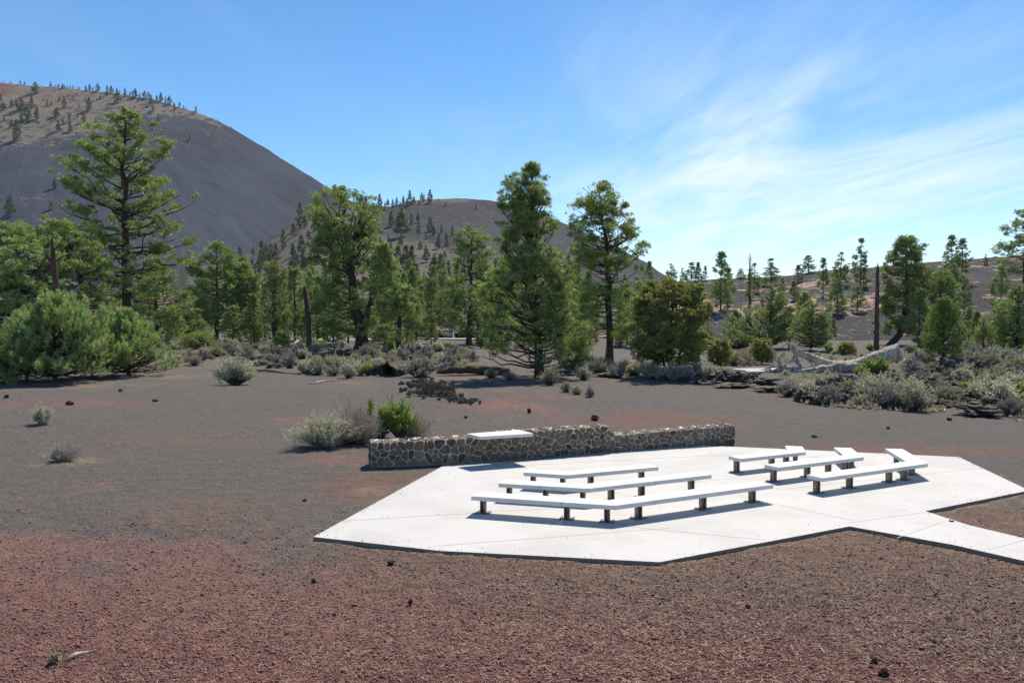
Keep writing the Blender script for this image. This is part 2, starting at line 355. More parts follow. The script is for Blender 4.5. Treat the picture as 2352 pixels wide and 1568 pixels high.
# ------------------------------------------------------------------ ground sheet
def ground():
    tx = np.linspace(-1, 1, 760); xs = 5 + 7 * np.sinh(tx * 6.6) ; xs = xs * 1.0
    ty = np.linspace(-1, 1, 900); ys = 17 + 6 * np.sinh(ty * 6.9)
    X, Y = np.meshgrid(xs, ys); Z = gz(X, Y)
    Z = np.where(np.hypot(X, Y) > 150, Z - np.clip((np.hypot(X, Y) - 150) / 400, 0, 1) * 1.0, Z)
    ny, nx = X.shape
    i = np.arange(ny - 1)[:, None] * nx + np.arange(nx - 1)[None]
    F = np.stack([i, i + 1, i + nx + 1, i + nx], -1).reshape(-1, 4)
    mb = MB(); mb.add(np.stack([X, Y, Z], -1).reshape(-1, 3), F)
    me = mb.mesh('ground', M['ground'], True)
    x, y = X.ravel(), Y.ravel()
    def blob(cx, cy, rx, ry, rot=0.0, pw=1):
        c, s = math.cos(rot), math.sin(rot); a = ((x - cx) * c + (y - cy) * s) / rx; b_ = (-(x - cx) * s + (y - cy) * c) / ry
        return np.exp(-(a * a + b_ * b_) ** pw)
    def pb(u, v, wu, wv, pw=1):
        p = P(u, v); d = p[1]; return blob(p[0], d, wu * d / FPX, wv * d * d / (FPX * CAMH), 0, pw)
    # near edge of the red cinder spread, as a line across the ground
    line = [P(*q)[:2] for q in ((-400, 1255), (0, 1262), (300, 1275), (620, 1300), (900, 1335), (1250, 1385), (1700, 1445), (2352, 1510))]
    yb = np.interp(x, [q[0] for q in line], [q[1] for q in line])
    wob = fbm(x / 2.0, y / 2.0, 31, 4)
    redf = np.clip((yb + 1.2 + wob * 3.0 - y) / 5.0 + .45, 0, 1) * (y > -60)
    red = np.maximum.reduce([redf * .95, .55 * pb(160, 926, 330, 20), .46 * pb(640, 962, 190, 14), .68 * pb(1160, 928, 190, 42), .62 * pb(1330, 1000, 160, 40) * .8,
                             .62 * pb(760, 1062, 110, 36), .35 * pb(60, 1130, 300, 60), .35 * pb(1000, 880, 200, 14)])
    brn = np.maximum.reduce([np.clip((23.5 - y) / 4.5, 0, 1) * np.clip((x + 6.5) / 5, 0, 1) * .95, .85 * pb(2050, 1033, 480, 16), .8 * pb(1500, 965, 260, 26),
                             .9 * pb(2330, 1185, 150, 50), .75 * pb(850, 1110, 160, 50), .5 * pb(500, 1170, 420, 90), .5 * pb(400, 1010, 260, 40), .45 * pb(1900, 900, 350, 30)])
    stw = np.maximum.reduce([.75 * pb(168, 1060, 95, 14), .8 * pb(2352, 1190, 90, 22) * .6, .45 * pb(860, 1120, 60, 26), .65 * pb(400, 862, 110, 7), .55 * pb(1140, 868, 260, 8),
                             .5 * pb(800, 880, 90, 6), .5 * pb(140, 885, 330, 14), .4 * pb(1500, 868, 120, 6), .35 * pb(1900, 880, 180, 16)])
    pd = polydist(x, y, PLW)
    stw = np.maximum(stw, .62 * np.exp(-(pd / .30) ** 2) * (y < 26) )
    stw = np.maximum(stw, .26 * (y < 24) * (x > -3))
    band = np.clip((y - 62) / 8, 0, 1) * np.clip((130 - y) / 30, 0, 1)
    stw = np.maximum(stw, band * .30)
    brn = np.maximum(brn, .12 + .3 * fbm(x / 4.0, y / 4.0, 51, 3)); mot = np.clip(.75 + .9 * fbm(x / 1.1, y / 2.2, 61, 4), .25, 1.1); red = red * np.where(y > 20, mot, 1)
    for nm, arr in (('red', red), ('brown', brn), ('straw', stw)):
        at = me.attributes.new(nm, 'FLOAT', 'POINT'); at.data.foreach_set('value', np.clip(arr, 0, 1).astype(np.float32))
    return struct(link('ground', me))
ground()

# ------------------------------------------------------------------ hills (each a slope rising from its foot to its crest, falling behind)
HILLS = {}
def hill(name, ridge, R, Fd, prof, umin, umax, nu, nr, m, rough, hs, tscale, vegf, redf=None, zf=-1.5, back=.6):
    us = np.linspace(umin, umax, nu); t = np.linspace(0, 1.0, nr); tb = np.linspace(1.0, 1.0 + back, 14)[1:]
    vr = interp(us, ridge); Ra = np.array([R(u) for u in us]); Fa = np.array([Fd(u) for u in us])
    k = np.zeros(nu); zr = np.zeros(nu)
    for i, u in enumerate(us):
        q = Q(u, vr[i], Ra[i]); k[i] = q[0] / Ra[i]; zr[i] = q[2]
    T = np.concatenate([t, tb]); D = Fa[:, None] + (Ra - Fa)[:, None] * T[None]
    h = np.where(T <= 1, prof(np.clip(T, 0, 1)), 1 - ((T - 1) / back) ** 1.3 * 1.02)
    Z = zf + (zr[:, None] - zf) * h[None]; X = k[:, None] * D
    fade = np.where(T <= 1, np.sin(np.clip(T, 0, 1) * np.pi) ** .6, .6)[None]
    Z = Z + rough * fade * (fbm(X / hs, D / hs, 11, 5)) + rough * .12 * fbm(X / hs * 9, D / hs * 9, 5, 3)
    nT = len(T); i = np.arange(nu - 1)[:, None] * nT + np.arange(nT - 1)[None]
    F = np.stack([i, i + nT, i + nT + 1, i + 1], -1).reshape(-1, 4)
    mb = MB(); mb.add(np.stack([X, D, Z], -1).reshape(-1, 3), F); me = mb.mesh(name, m, True)
    U = np.repeat(us[:, None], nT, 1); TT = np.repeat(T[None], nu, 0)
    # picture height of each point, to lay the vegetation belts along the slope
    V = HOR - (Z - CAMH) / D * FPX
    for nm, arr in (('hu', hs_u(U, V)), ('ht', TT * tscale), ('veg', vegf(U, V, TT)), ('redw', redf(U, V, TT) if redf else U * 0)):
        at = me.attributes.new(nm, 'FLOAT', 'POINT'); at.data.foreach_set('value', arr.ravel().astype(np.float32))
    o = struct(link(name, me)); HILLS[name] = (us, T, X, D, Z); return o
def hs_u(U, V): return (U - 150) / np.maximum(V - 60, 60) * 26 + 40
def on_hill(name, u, v):
    us, T, X, D, Z = HILLS[name]; fi = np.interp(u, us, np.arange(len(us))); i = min(int(fi), len(us) - 2); f = fi - i
    x = X[i] * (1 - f) + X[i + 1] * f; d = D[i] * (1 - f) + D[i + 1] * f; z = Z[i] * (1 - f) + Z[i + 1] * f
    vv = HOR - (z - CAMH) / d * FPX; n = int((T <= 1.0).sum())
    j = np.nonzero(vv[:n] <= v)[0]
    if len(j) == 0: j = n - 1
    else: j = j[0]
    if j == 0: return np.array([x[0], d[0], z[0]])
    a = 0 if vv[j - 1] == vv[j] else np.clip((vv[j - 1] - v) / (vv[j - 1] - vv[j]), 0, 1)
    return np.array([x[j - 1] + (x[j] - x[j - 1]) * a, d[j - 1] + (d[j] - d[j - 1]) * a, z[j - 1] + (z[j] - z[j - 1]) * a])

ss = lambda x, a, b: np.clip((x - a) / (b - a), 0, 1) ** 2 * (3 - 2 * np.clip((x - a) / (b - a), 0, 1))
RB = [(-900, 260), (-500, 205), (-200, 190), (0, 191), (120, 200), (250, 212), (350, 228), (450, 258), (500, 277), (540, 299), (600, 334), (650, 366), (700, 397), (775, 443),
      (850, 490), (950, 550), (1050, 605), (1200, 670), (1400, 715)]
def vegB(U, V, T):
    edge = interp(U, [(-900, 380), (0, 345), (120, 340), (200, 322), (330, 285), (420, 280), (470, 292), (520, 300), (600, 250), (1400, 250)])
    return np.clip((edge - V) / 30 + .30, 0, 1) * .72 + .16 * ss(V, 380, 500) * ss(U, 500, 100)
def redB(U, V, T): return ss(V, 268, 215) * ss(U, 330, 40) * 1.0 + .28 * ss(np.abs(V - 250 - (U - 100) * .08), 14, 3) * ss(U, 330, 200)
hill('cinder_cone', RB, lambda u: 1100 - 60 * ((u - 100) / 900) ** 2, lambda u: 560 + 330 * (max(u - 50, 0) / 900) ** 1.4, lambda t: .18 * t + .82 * (t ** 1.08), -900, 1400, 420, 130,
     M['cone'], 7.0, 130, 1.2, vegB, redB)
RM = [(330, 712), (380, 668), (430, 618), (500, 604), (540, 592), (575, 580), (620, 545), (660, 520), (690, 503), (740, 486), (800, 470), (860, 474), (900, 474), (950, 460), (1050, 455),
      (1100, 458), (1160, 465), (1220, 484), (1280, 506), (1340, 532), (1400, 560), (1480, 600), (1530, 634), (1600, 668), (1700, 705)]
def vegM(U, V, T):
    edge = interp(U, [(330, 520), (560, 560), (620, 545), (700, 500), (800, 470), (880, 540), (1000, 560), (1100, 590), (1250, 640), (1500, 680)])
    crest = ss(V, 476, 462) * ss(U, 1120, 1060) * ss(U, 880, 920)
    return np.clip((V - edge) / 25 + .5, 0, 1) * .72 + crest * .8
hill('tree_covered_ridge', RM, lambda u: 640, lambda u: 172, lambda t: .55 * t + .45 * t ** 2.2, 330, 1700, 320, 120, M['mid'], 5.0, 60, 2.5, vegM)
RS = [(1250, 735), (1400, 690), (1500, 656), (1560, 648), (1640, 641), (1688, 639), (1814, 633), (1869, 623), (2006, 614), (2100, 605), (2156, 600), (2240, 594), (2352, 587), (2700, 560), (3300, 575)]
def vegS(U, V, T):
    return np.clip(.16 + .34 * np.exp(-((V - 705) / 28.) ** 2) * ss(U, 2200, 1950) + .1 * ss(V, 690, 640), 0, 1)
hill('cinder_slope', RS, lambda u: 262, lambda u: 150, lambda t: .25 * t + .75 * (t ** 1.05), 1250, 3300, 300, 110, M['slope'], 1.3, 30, 2.0, vegS)
hill('red_cinder_mound', [(60, 720), (200, 684), (300, 674), (400, 670), (470, 680), (560, 720)], lambda u: 330, lambda u: 240, lambda t: t, 60, 560, 60, 30, M['redhill'], 1.0, 30, 2.0,
     lambda U, V, T: U * 0 + .45)
hill('far_slope', [(-1500, 560), (-900, 600), (-300, 650), (0, 668), (200, 690), (420, 712)], lambda u: 500, lambda u: 260, lambda t: t, -1500, 420, 80, 30, M['mid'], 2.0, 40, 2.0, lambda U, V, T: U * 0 + .5)

# ------------------------------------------------------------------ plaza, paths
def plaza():
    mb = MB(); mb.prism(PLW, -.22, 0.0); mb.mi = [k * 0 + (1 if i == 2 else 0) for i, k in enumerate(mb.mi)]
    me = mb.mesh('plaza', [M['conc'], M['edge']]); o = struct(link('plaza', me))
    # saw-cut joints between the pours, thin strips just proud of the slab
    jb = MB()
    def j(a, b, w=.010):
        a, b = P(*a)[:2], P(*b)[:2]; d = b - a; d /= np.linalg.norm(d); n = np.array([-d[1], d[0]]) * w
        jb.prism([a - n, b - n, b + n, a + n], -.002, .0035)
    for a, b in (((786, 1196), (1330, 1163)), ((1005, 1253), (1540, 1212)), ((1125, 1072), (1650, 1045)), ((1650, 1045), (1985, 1052)), ((1951, 1200), (2125, 1176)), ((1560, 1108), (1690, 1098)),
                 ((2060, 1235), (2170, 1196)), ((2270, 1262), (2352, 1240)), ((1780, 1125), (2260, 1074)), ((1300, 1195), (1760, 1240)), ((1360, 1058), (1330, 1034)), ((1960, 1195), (1700, 1140))): j(a, b)
    o2 = struct(link('plaza_joints', jb.mesh('plaza_joints', M['joint']))); o2.parent = o
    # far footpaths
    for nm, poly in (('footpath', [(640, 781), (700, 778.0), (800, 778.6), (960, 775.6), (1100, 777), (1330, 778), (1330, 779.6), (1100, 778.8), (960, 777.4), (800, 780.6), (700, 780.6), (640, 785)]),
                     ('footpath', [(1684, 846.2), (1720, 845.2), (1790, 844.6), (1830, 845), (1830, 847), (1780, 847.4), (1750, 853.0), (1716, 853.4), (1712, 850), (1684, 848)])):
        pts = [P(u, v)[:2] for u, v in poly]; zz = max(float(gz(p[0], p[1])) for p in pts)
        pb_ = MB(); pb_.prism([P(u, v, zz + .1)[:2] for u, v in poly], zz - .8, zz + .10); struct(link(nm, pb_.mesh(nm, M['path'])))
plaza()

# ------------------------------------------------------------------ stone wall
def clip_poly(poly, n, d):
    r = []; L = len(poly)
    for i in range(L):
        a, b = poly[i], poly[(i + 1) % L]; da, db = a @ n - d, b @ n - d
        if da <= 0: r.append(a)
        if da * db < 0: r.append(a + (b - a) * da / (da - db))
    return r
def stones(mb, rng, s0, s1, z0f, z1f, fmap, cell=.28, gap=.016, depth=.05):
    n_s = max(2, int((s1 - s0) / cell)); pts = []
    for i in range(-1, n_s + 1):
        s = s0 + (i + .5) * (s1 - s0) / n_s; hz = z1f(s) - z0f(s); n_z = max(1, int(round(hz / (cell * .84))))
        for k in range(n_z):
            pts.append((s + rng.normal() * cell * .32 + (.5 if k % 2 else 0) * cell * .6, z0f(s) + (k + .5) * hz / n_z + rng.normal() * cell * .22))
            if rng.random() < .42: pts.append((s + rng.normal() * cell * .4, z0f(s) + rng.random() * hz))
    pts = np.array(pts); inn = (pts[:, 0] > s0 - cell * .55) & (pts[:, 0] < s1 + cell * .55); pts = pts[inn]; pts[:, 0] = np.clip(pts[:, 0], s0 + .07, s1 - .07)
    for i, p in enumerate(pts):
        if not (s0 - .02 < p[0] < s1 + .02): continue
        poly = [np.array(q) for q in ((max(s0, p[0] - .4), z0f(p[0])), (min(s1, p[0] + .4), z0f(p[0])), (min(s1, p[0] + .4), z1f(min(s1, p[0] + .08))), (max(s0, p[0] - .4), z1f(max(s0, p[0] - .08))))]
        near = np.argsort(((pts - p) ** 2).sum(1))[1:18]
        for j in near:
            q = pts[j]; nv = q - p; L = np.linalg.norm(nv)
            if L < .01: continue
            nv /= L; poly = clip_poly(poly, nv, (p + q) @ nv / 2 - gap * rng.uniform(.6, 1.25))
            if len(poly) < 3: break
        if len(poly) < 3: continue
        poly = np.array(poly); c = poly.mean(0)
        if np.abs(poly - c).max() < .035: continue
        for _ in range(2):        # corner cutting
            nx = np.roll(poly, -1, 0); poly = np.stack([poly * .78 + nx * .22, poly * .22 + nx * .78], 1).reshape(-1, 2)
        m_ = len(poly); rnd = rng.normal(size=(m_,)); dp = depth * rng.uniform(.6, 1.3)
        tx, tz = rng.normal() * .12, rng.normal() * .12
        rings = [(1.0, -.02), (.97, dp * .55), (.80, dp * .95), (.42, dp * 1.06)]; V = []
        for sc_, off in rings:
            q = c + (poly - c) * sc_
            o_ = off + ((q - c) @ np.array([tx, tz])) + .006 * rnd * (off > 0)
            V += [fmap(a[0], a[1], b_) for a, b_ in zip(q, o_)]
        V.append(fmap(c[0], c[1], dp * 1.05))
        F = [[r * m_ + k, r * m_ + (k + 1) % m_, (r + 1) * m_ + (k + 1) % m_, (r + 1) * m_ + k] for r in range(3) for k in range(m_)]
        tint = rng.random(); mb.add(V, F, tint); mb.add(V[3 * m_:], [[k, (k + 1) % m_, m_] for k in range(m_)], tint)
def wall():
    rng = np.random.default_rng(5)
    base = [(853, 1073), (958, 1067), (1058, 1061), (1226, 1052), (1418, 1037), (1598, 1022), (1690, 1019)]
    bp = np.array([P(u, v)[:2] for u, v in base])
    L = np.concatenate([[0], np.cumsum(np.linalg.norm(np.diff(bp, axis=0), axis=1))]); TOT = L[-1]
    co = [np.polyfit(L, bp[:, k], 3) for k in (0, 1)]
    pos = lambda s: np.array([np.polyval(co[0], s), np.polyval(co[1], s)])
    def nrm(s):
        d = pos(s + .05) - pos(s - .05); d /= np.linalg.norm(d); return np.array([d[1], -d[0]])      # faces the plaza
    sA = float(np.interp(1150, [q[0] for q in base], L)); sB = float(np.interp(1399, [q[0] for q in base], L))
    TH = .68
    secs = [(0, sA, lambda s: .80 + .03 * s / sA), (sA, sB, lambda s: .93), (sB, TOT, lambda s: .58 + .11 * (s - sB) / (TOT - sB))]
    root = thing('stone_wall', 'long low curved wall of brown basalt stones in pale mortar behind the plaza', 'wall', (bp[0][0], bp[0][1], 0))
    off = np.array([bp[0][0], bp[0][1], 0])
    mo = MB(); st = MB()
    for a, b_, zt in secs:
        ss_ = np.linspace(a, b_, max(6, int((b_ - a) / .12)))
        fr = np.array([[*pos(s), -.25] for s in ss_]); ft = np.array([[*pos(s), zt(s) + .012 * math.sin(s * 9)] for s in ss_])
        bk = np.array([[*(pos(s) - nrm(s) * TH), -.25] for s in ss_]); bt = bk.copy(); bt[:, 2] = ft[:, 2]
        V = np.stack([fr, ft, bt, bk], 1); n = len(ss_); i = np.arange(n - 1)[:, None] * 4; j = np.arange(4)[None]
        F = np.stack([i + j, i + (j + 1) % 4, i + 4 + (j + 1) % 4, i + 4 + j], -1).reshape(-1, 4)
        mo.add(V.reshape(-1, 3) - off, F); mo.add(V[0] - off, [[3, 2, 1, 0]]); mo.add(V[-1] - off, [[0, 1, 2, 3]])
        stones(st, rng, a + .02, b_ - .02, lambda s: .03, lambda s: TH - .03, lambda s, w, o, zt=zt: np.array([*(pos(s) - nrm(s) * w), zt(s) + o * .8]) - off, .30, .026, .02)
    zz = lambda s: next((zt(s) for a, b_, zt in secs if s <= b_), secs[-1][2](TOT))
    stones(st, rng, .01, TOT - .01, lambda s: .01, zz, lambda s, z, o: np.array([*(pos(s) + nrm(s) * o), z]) - off)
    stones(st, rng, .01, TOT - .01, lambda s: .01, zz, lambda s, z, o: np.array([*(pos(s) - nrm(s) * (TH + o)), z]) - off)
    for s_, sg in ((0, -1), (TOT, 1)):
        t_ = np.array([-nrm(s_)[1], nrm(s_)[0]]); zt = secs[0][2] if s_ == 0 else secs[2][2]
        stones(st, rng, .02, TH - .02, lambda s: .02, lambda s: zt(s_), lambda w, z, o: np.array([*(pos(s_) - nrm(s_) * w + t_ * sg * o), z]) - off)
    t_ = np.array([-nrm(sB)[1], nrm(sB)[0]])
    stones(st, rng, .02, TH - .02, lambda s: .62, lambda s: .93, lambda w, z, o: np.array([*(pos(sB) - nrm(sB) * w + t_ * o), z]) - off, .2)
    link('mortar', mo.mesh('mortar', M['mortar']), root); link('stonework', st.mesh('stonework', M['stone'], False), root)
    # white counter slab laid on the wall, jutting towards the benches
    cb = MB(); z1 = 1.0
    cor = [P(1103, 1002.5, z1)[:2], P(1225, 995, z1)[:2], P(1193, 986.5, z1)[:2], P(1072, 995.5, z1)[:2]]
    cb.prism([c - off[:2] for c in cor], z1 - .10, z1)
    o = link('counter_slab', cb.mesh('counter_slab', M['seat']), root)
    bv = o.modifiers.new('bevel', 'BEVEL'); bv.width = .012; bv.segments = 2
    for f in (.2, .5, .8):
        a = cor[0] * (1 - f) + cor[1] * f; c = cor[3] * (1 - f) + cor[2] * f; d = c - a; mid = a + d * .42
        bb = MB(); bb.box((mid[0] - off[0], mid[1] - off[1], z1 - .16), (np.linalg.norm(d) * .62, .07, .115), d)
        link('bracket', bb.mesh('bracket', M['steel']), root)
wall()

# ------------------------------------------------------------------ benches
ST = .47
def Z2(x, y, z=ST): return P((1350 + x * .38265) * .784, (1200 + y * .38265) * .784, z)[:2]
def Z3(x, y, z=ST): return P((2000 + x * .42517) * .784, (1150 + y * .42517) * .784, z)[:2]
def bench(front, corner, posts, label, wd=.56, th=.105):
    """front: outer edge of the seat; corner: index of the bend; posts: (segment, fraction) pairs"""
    fr = [np.array(p) for p in front]; n = len(fr)
    def nn(i): d = fr[i + 1] - fr[i]; d /= np.linalg.norm(d); return np.array([-d[1], d[0]])
    # straighten: joints lie on the straight arm between the ends and the bend
    bk = []
    for i in range(n):
        if i == 0: bk.append(fr[0] + nn_arm(fr, 0, corner) * wd)
        elif i == n - 1: bk.append(fr[-1] + nn_arm(fr, corner, n - 1) * wd)
        elif i == corner:
            a, b_ = nn_arm(fr, 0, corner), nn_arm(fr, corner, n - 1); m_ = a + b_; m_ /= np.linalg.norm(m_); bk.append(fr[i] + m_ * wd / (m_ @ a))
        elif i < corner: bk.append(fr[i] + nn_arm(fr, 0, corner) * wd)
        else: bk.append(fr[i] + nn_arm(fr, corner, n - 1) * wd)
    o0 = (fr[corner] + bk[corner]) / 2
    root = thing('bench', label, 'bench', (o0[0], o0[1], 0), 'white concrete benches on the plaza')
    for i in range(n - 1):
        d = fr[i + 1] - fr[i]; d /= np.linalg.norm(d); e = bk[i + 1] - bk[i]; e /= np.linalg.norm(e)
        q = [fr[i] + d * .005, fr[i + 1] - d * .005, bk[i + 1] - e * .005, bk[i] + e * .005]
        mb = MB(); mb.prism([p - o0 for p in q], ST - th, ST)
        o = link('seat_slab', mb.mesh('seat_slab', M['seat']), root); bv = o.modifiers.new('bevel', 'BEVEL'); bv.width = .009; bv.segments = 2
    for seg, f in posts:
        a, b_ = fr[seg] * (1 - f) + fr[seg + 1] * f, bk[seg] * (1 - f) + bk[seg + 1] * f
        c = (a + b_) / 2 - o0; ax = fr[seg + 1] - fr[seg]; ax = ax / np.linalg.norm(ax)
        ay = np.array([-ax[1], ax[0]]); mb = MB(); zc_, hh_ = (ST - th + .02) / 2, ST - th - .02
        for sg in (-1, 1): mb.box((c[0] + ax[0] * sg * .052, c[1] + ax[1] * sg * .052, zc_), (.022, .15, hh_), ax)
        mb.box((c[0], c[1], zc_), (.082, .02, hh_ - .002), ax)
        po = link('post', mb.mesh('post', M['steel']), root)
        mb = MB(); mb.box((c[0], c[1], .010), (.36, .28, .020), ax)
        for i_ in (-1, 1):
            for j_ in (-1, 1):
                q = c + ax * i_ * .14 + ay * j_ * .10; mb.tube([(q[0], q[1], .018), (q[0], q[1], .042)], .012, 6)
        link('base_plate', mb.mesh('base_plate', M['steel']), po)
def nn_arm(fr, i, j): d = fr[j] - fr[i]; d = d / np.linalg.norm(d); return np.array([-d[1], d[0]])
def straight(pts, corner, n1=None):
    pts = [np.array(p) for p in pts]; out_ = []
    for i, p in enumerate(pts):
        a, b_ = (pts[0], pts[corner]) if i <= corner else (pts[corner], pts[-1])
        d = b_ - a; f = (p - a) @ d / (d @ d); out_.append(a + d * f)
    return out_
bench(straight([Z2(77, 660), Z2(770, 708), Z2(1180, 733), Z2(1485, 693), Z2(1970, 625), Z2(2396, 571)], 2), 2,
      [(0, .10), (1, .06), (1, .90), (2, .74), (3, .86), (4, .74)], 'longest white bench, nearest on the plaza, five slabs bent over six steel posts')
bench(straight([Z2(287, 562), Z2(603, 582), Z2(975, 603), Z2(1258, 568), Z2(1493, 545), Z2(1922, 497)], 2), 2,
      [(0, .20), (1, .08), (1, .93), (2, .73), (3, .72), (4, .74)], 'white bench between the longest bench and the short one by the wall')
bench(straight([Z2(478, 478), Z2(815, 500), Z2(1082, 475), Z2(1515, 437)], 1), 1,
      [(0, .18), (0, .92), (1, .78), (2, .78)], 'short bent white bench nearest the white counter slab of the stone wall')
bench(straight([Z3(965, 588), Z3(1275, 548), Z3(1548, 512), Z3(1692, 487), Z3(1605, 438), Z3(1515, 387)], 3), 3,
      [(0, .05), (0, .80), (1, .80), (2, .35), (3, .45), (4, .75)], 'sharply bent white bench farthest right, its corner pointing to the plaza edge')
bench(straight([Z3(660, 515), Z3(958, 475), Z3(1100, 458), Z3(1248, 443), Z3(1205, 412), Z3(1160, 379)], 3), 3,
      [(0, .05), (0, .80), (1, .60), (2, .55), (3, .40), (4, .55)], 'middle white bench of the three sharply bent ones on the right half of the plaza')
bench(straight([Z3(400, 455), Z3(690, 422), Z3(848, 408), Z3(825, 369)], 2), 2,
      [(0, .05), (0, .86), (1, .45), (2, .35)], 'smallest sharply bent white bench, closest to the right end of the stone wall')
# ------------------------------------------------------------------ conifers
WK, SK = 1.35, .88
def unit(a): return a / (np.linalg.norm(a, axis=-1, keepdims=True) + 1e-9)
def tufts(mb, rng, C, Dr, size, m=9, width=.035, tint=None, spread=.75, up=.15):
    width = width * WK; size = size * SK
    n = len(C); C = np.repeat(C, m, 0); D = np.repeat(Dr, m, 0)
    d = unit(D * .75 + rng.normal(size=(n * m, 3)) * spread + np.array([0, 0, up]))
    S = np.repeat(size if np.ndim(size) else np.full(n, size), m) * rng.uniform(.65, 1.15, n * m)
    side = unit(np.cross(d, rng.normal(size=(n * m, 3)))) * width
    A = C - side * .5 + d * (S * .04)[:, None]; B = C + side * .5 + d * (S * .04)[:, None]; T = C + d * S[:, None]
    Md = C + d * (S * .55)[:, None]
    V = np.stack([A + (d * (S * .1)[:, None]), Md - side * .55, T, Md + side * .55], 1).reshape(-1, 3)
    F = np.arange(n * m * 4).reshape(-1, 4)
    ti = np.repeat(np.repeat(tint if tint is not None else rng.random(n), m), 4)
    mb.add(V, F, np.clip(ti + np.tile([-.12, 0, .22, 0], n * m), 0, 1))

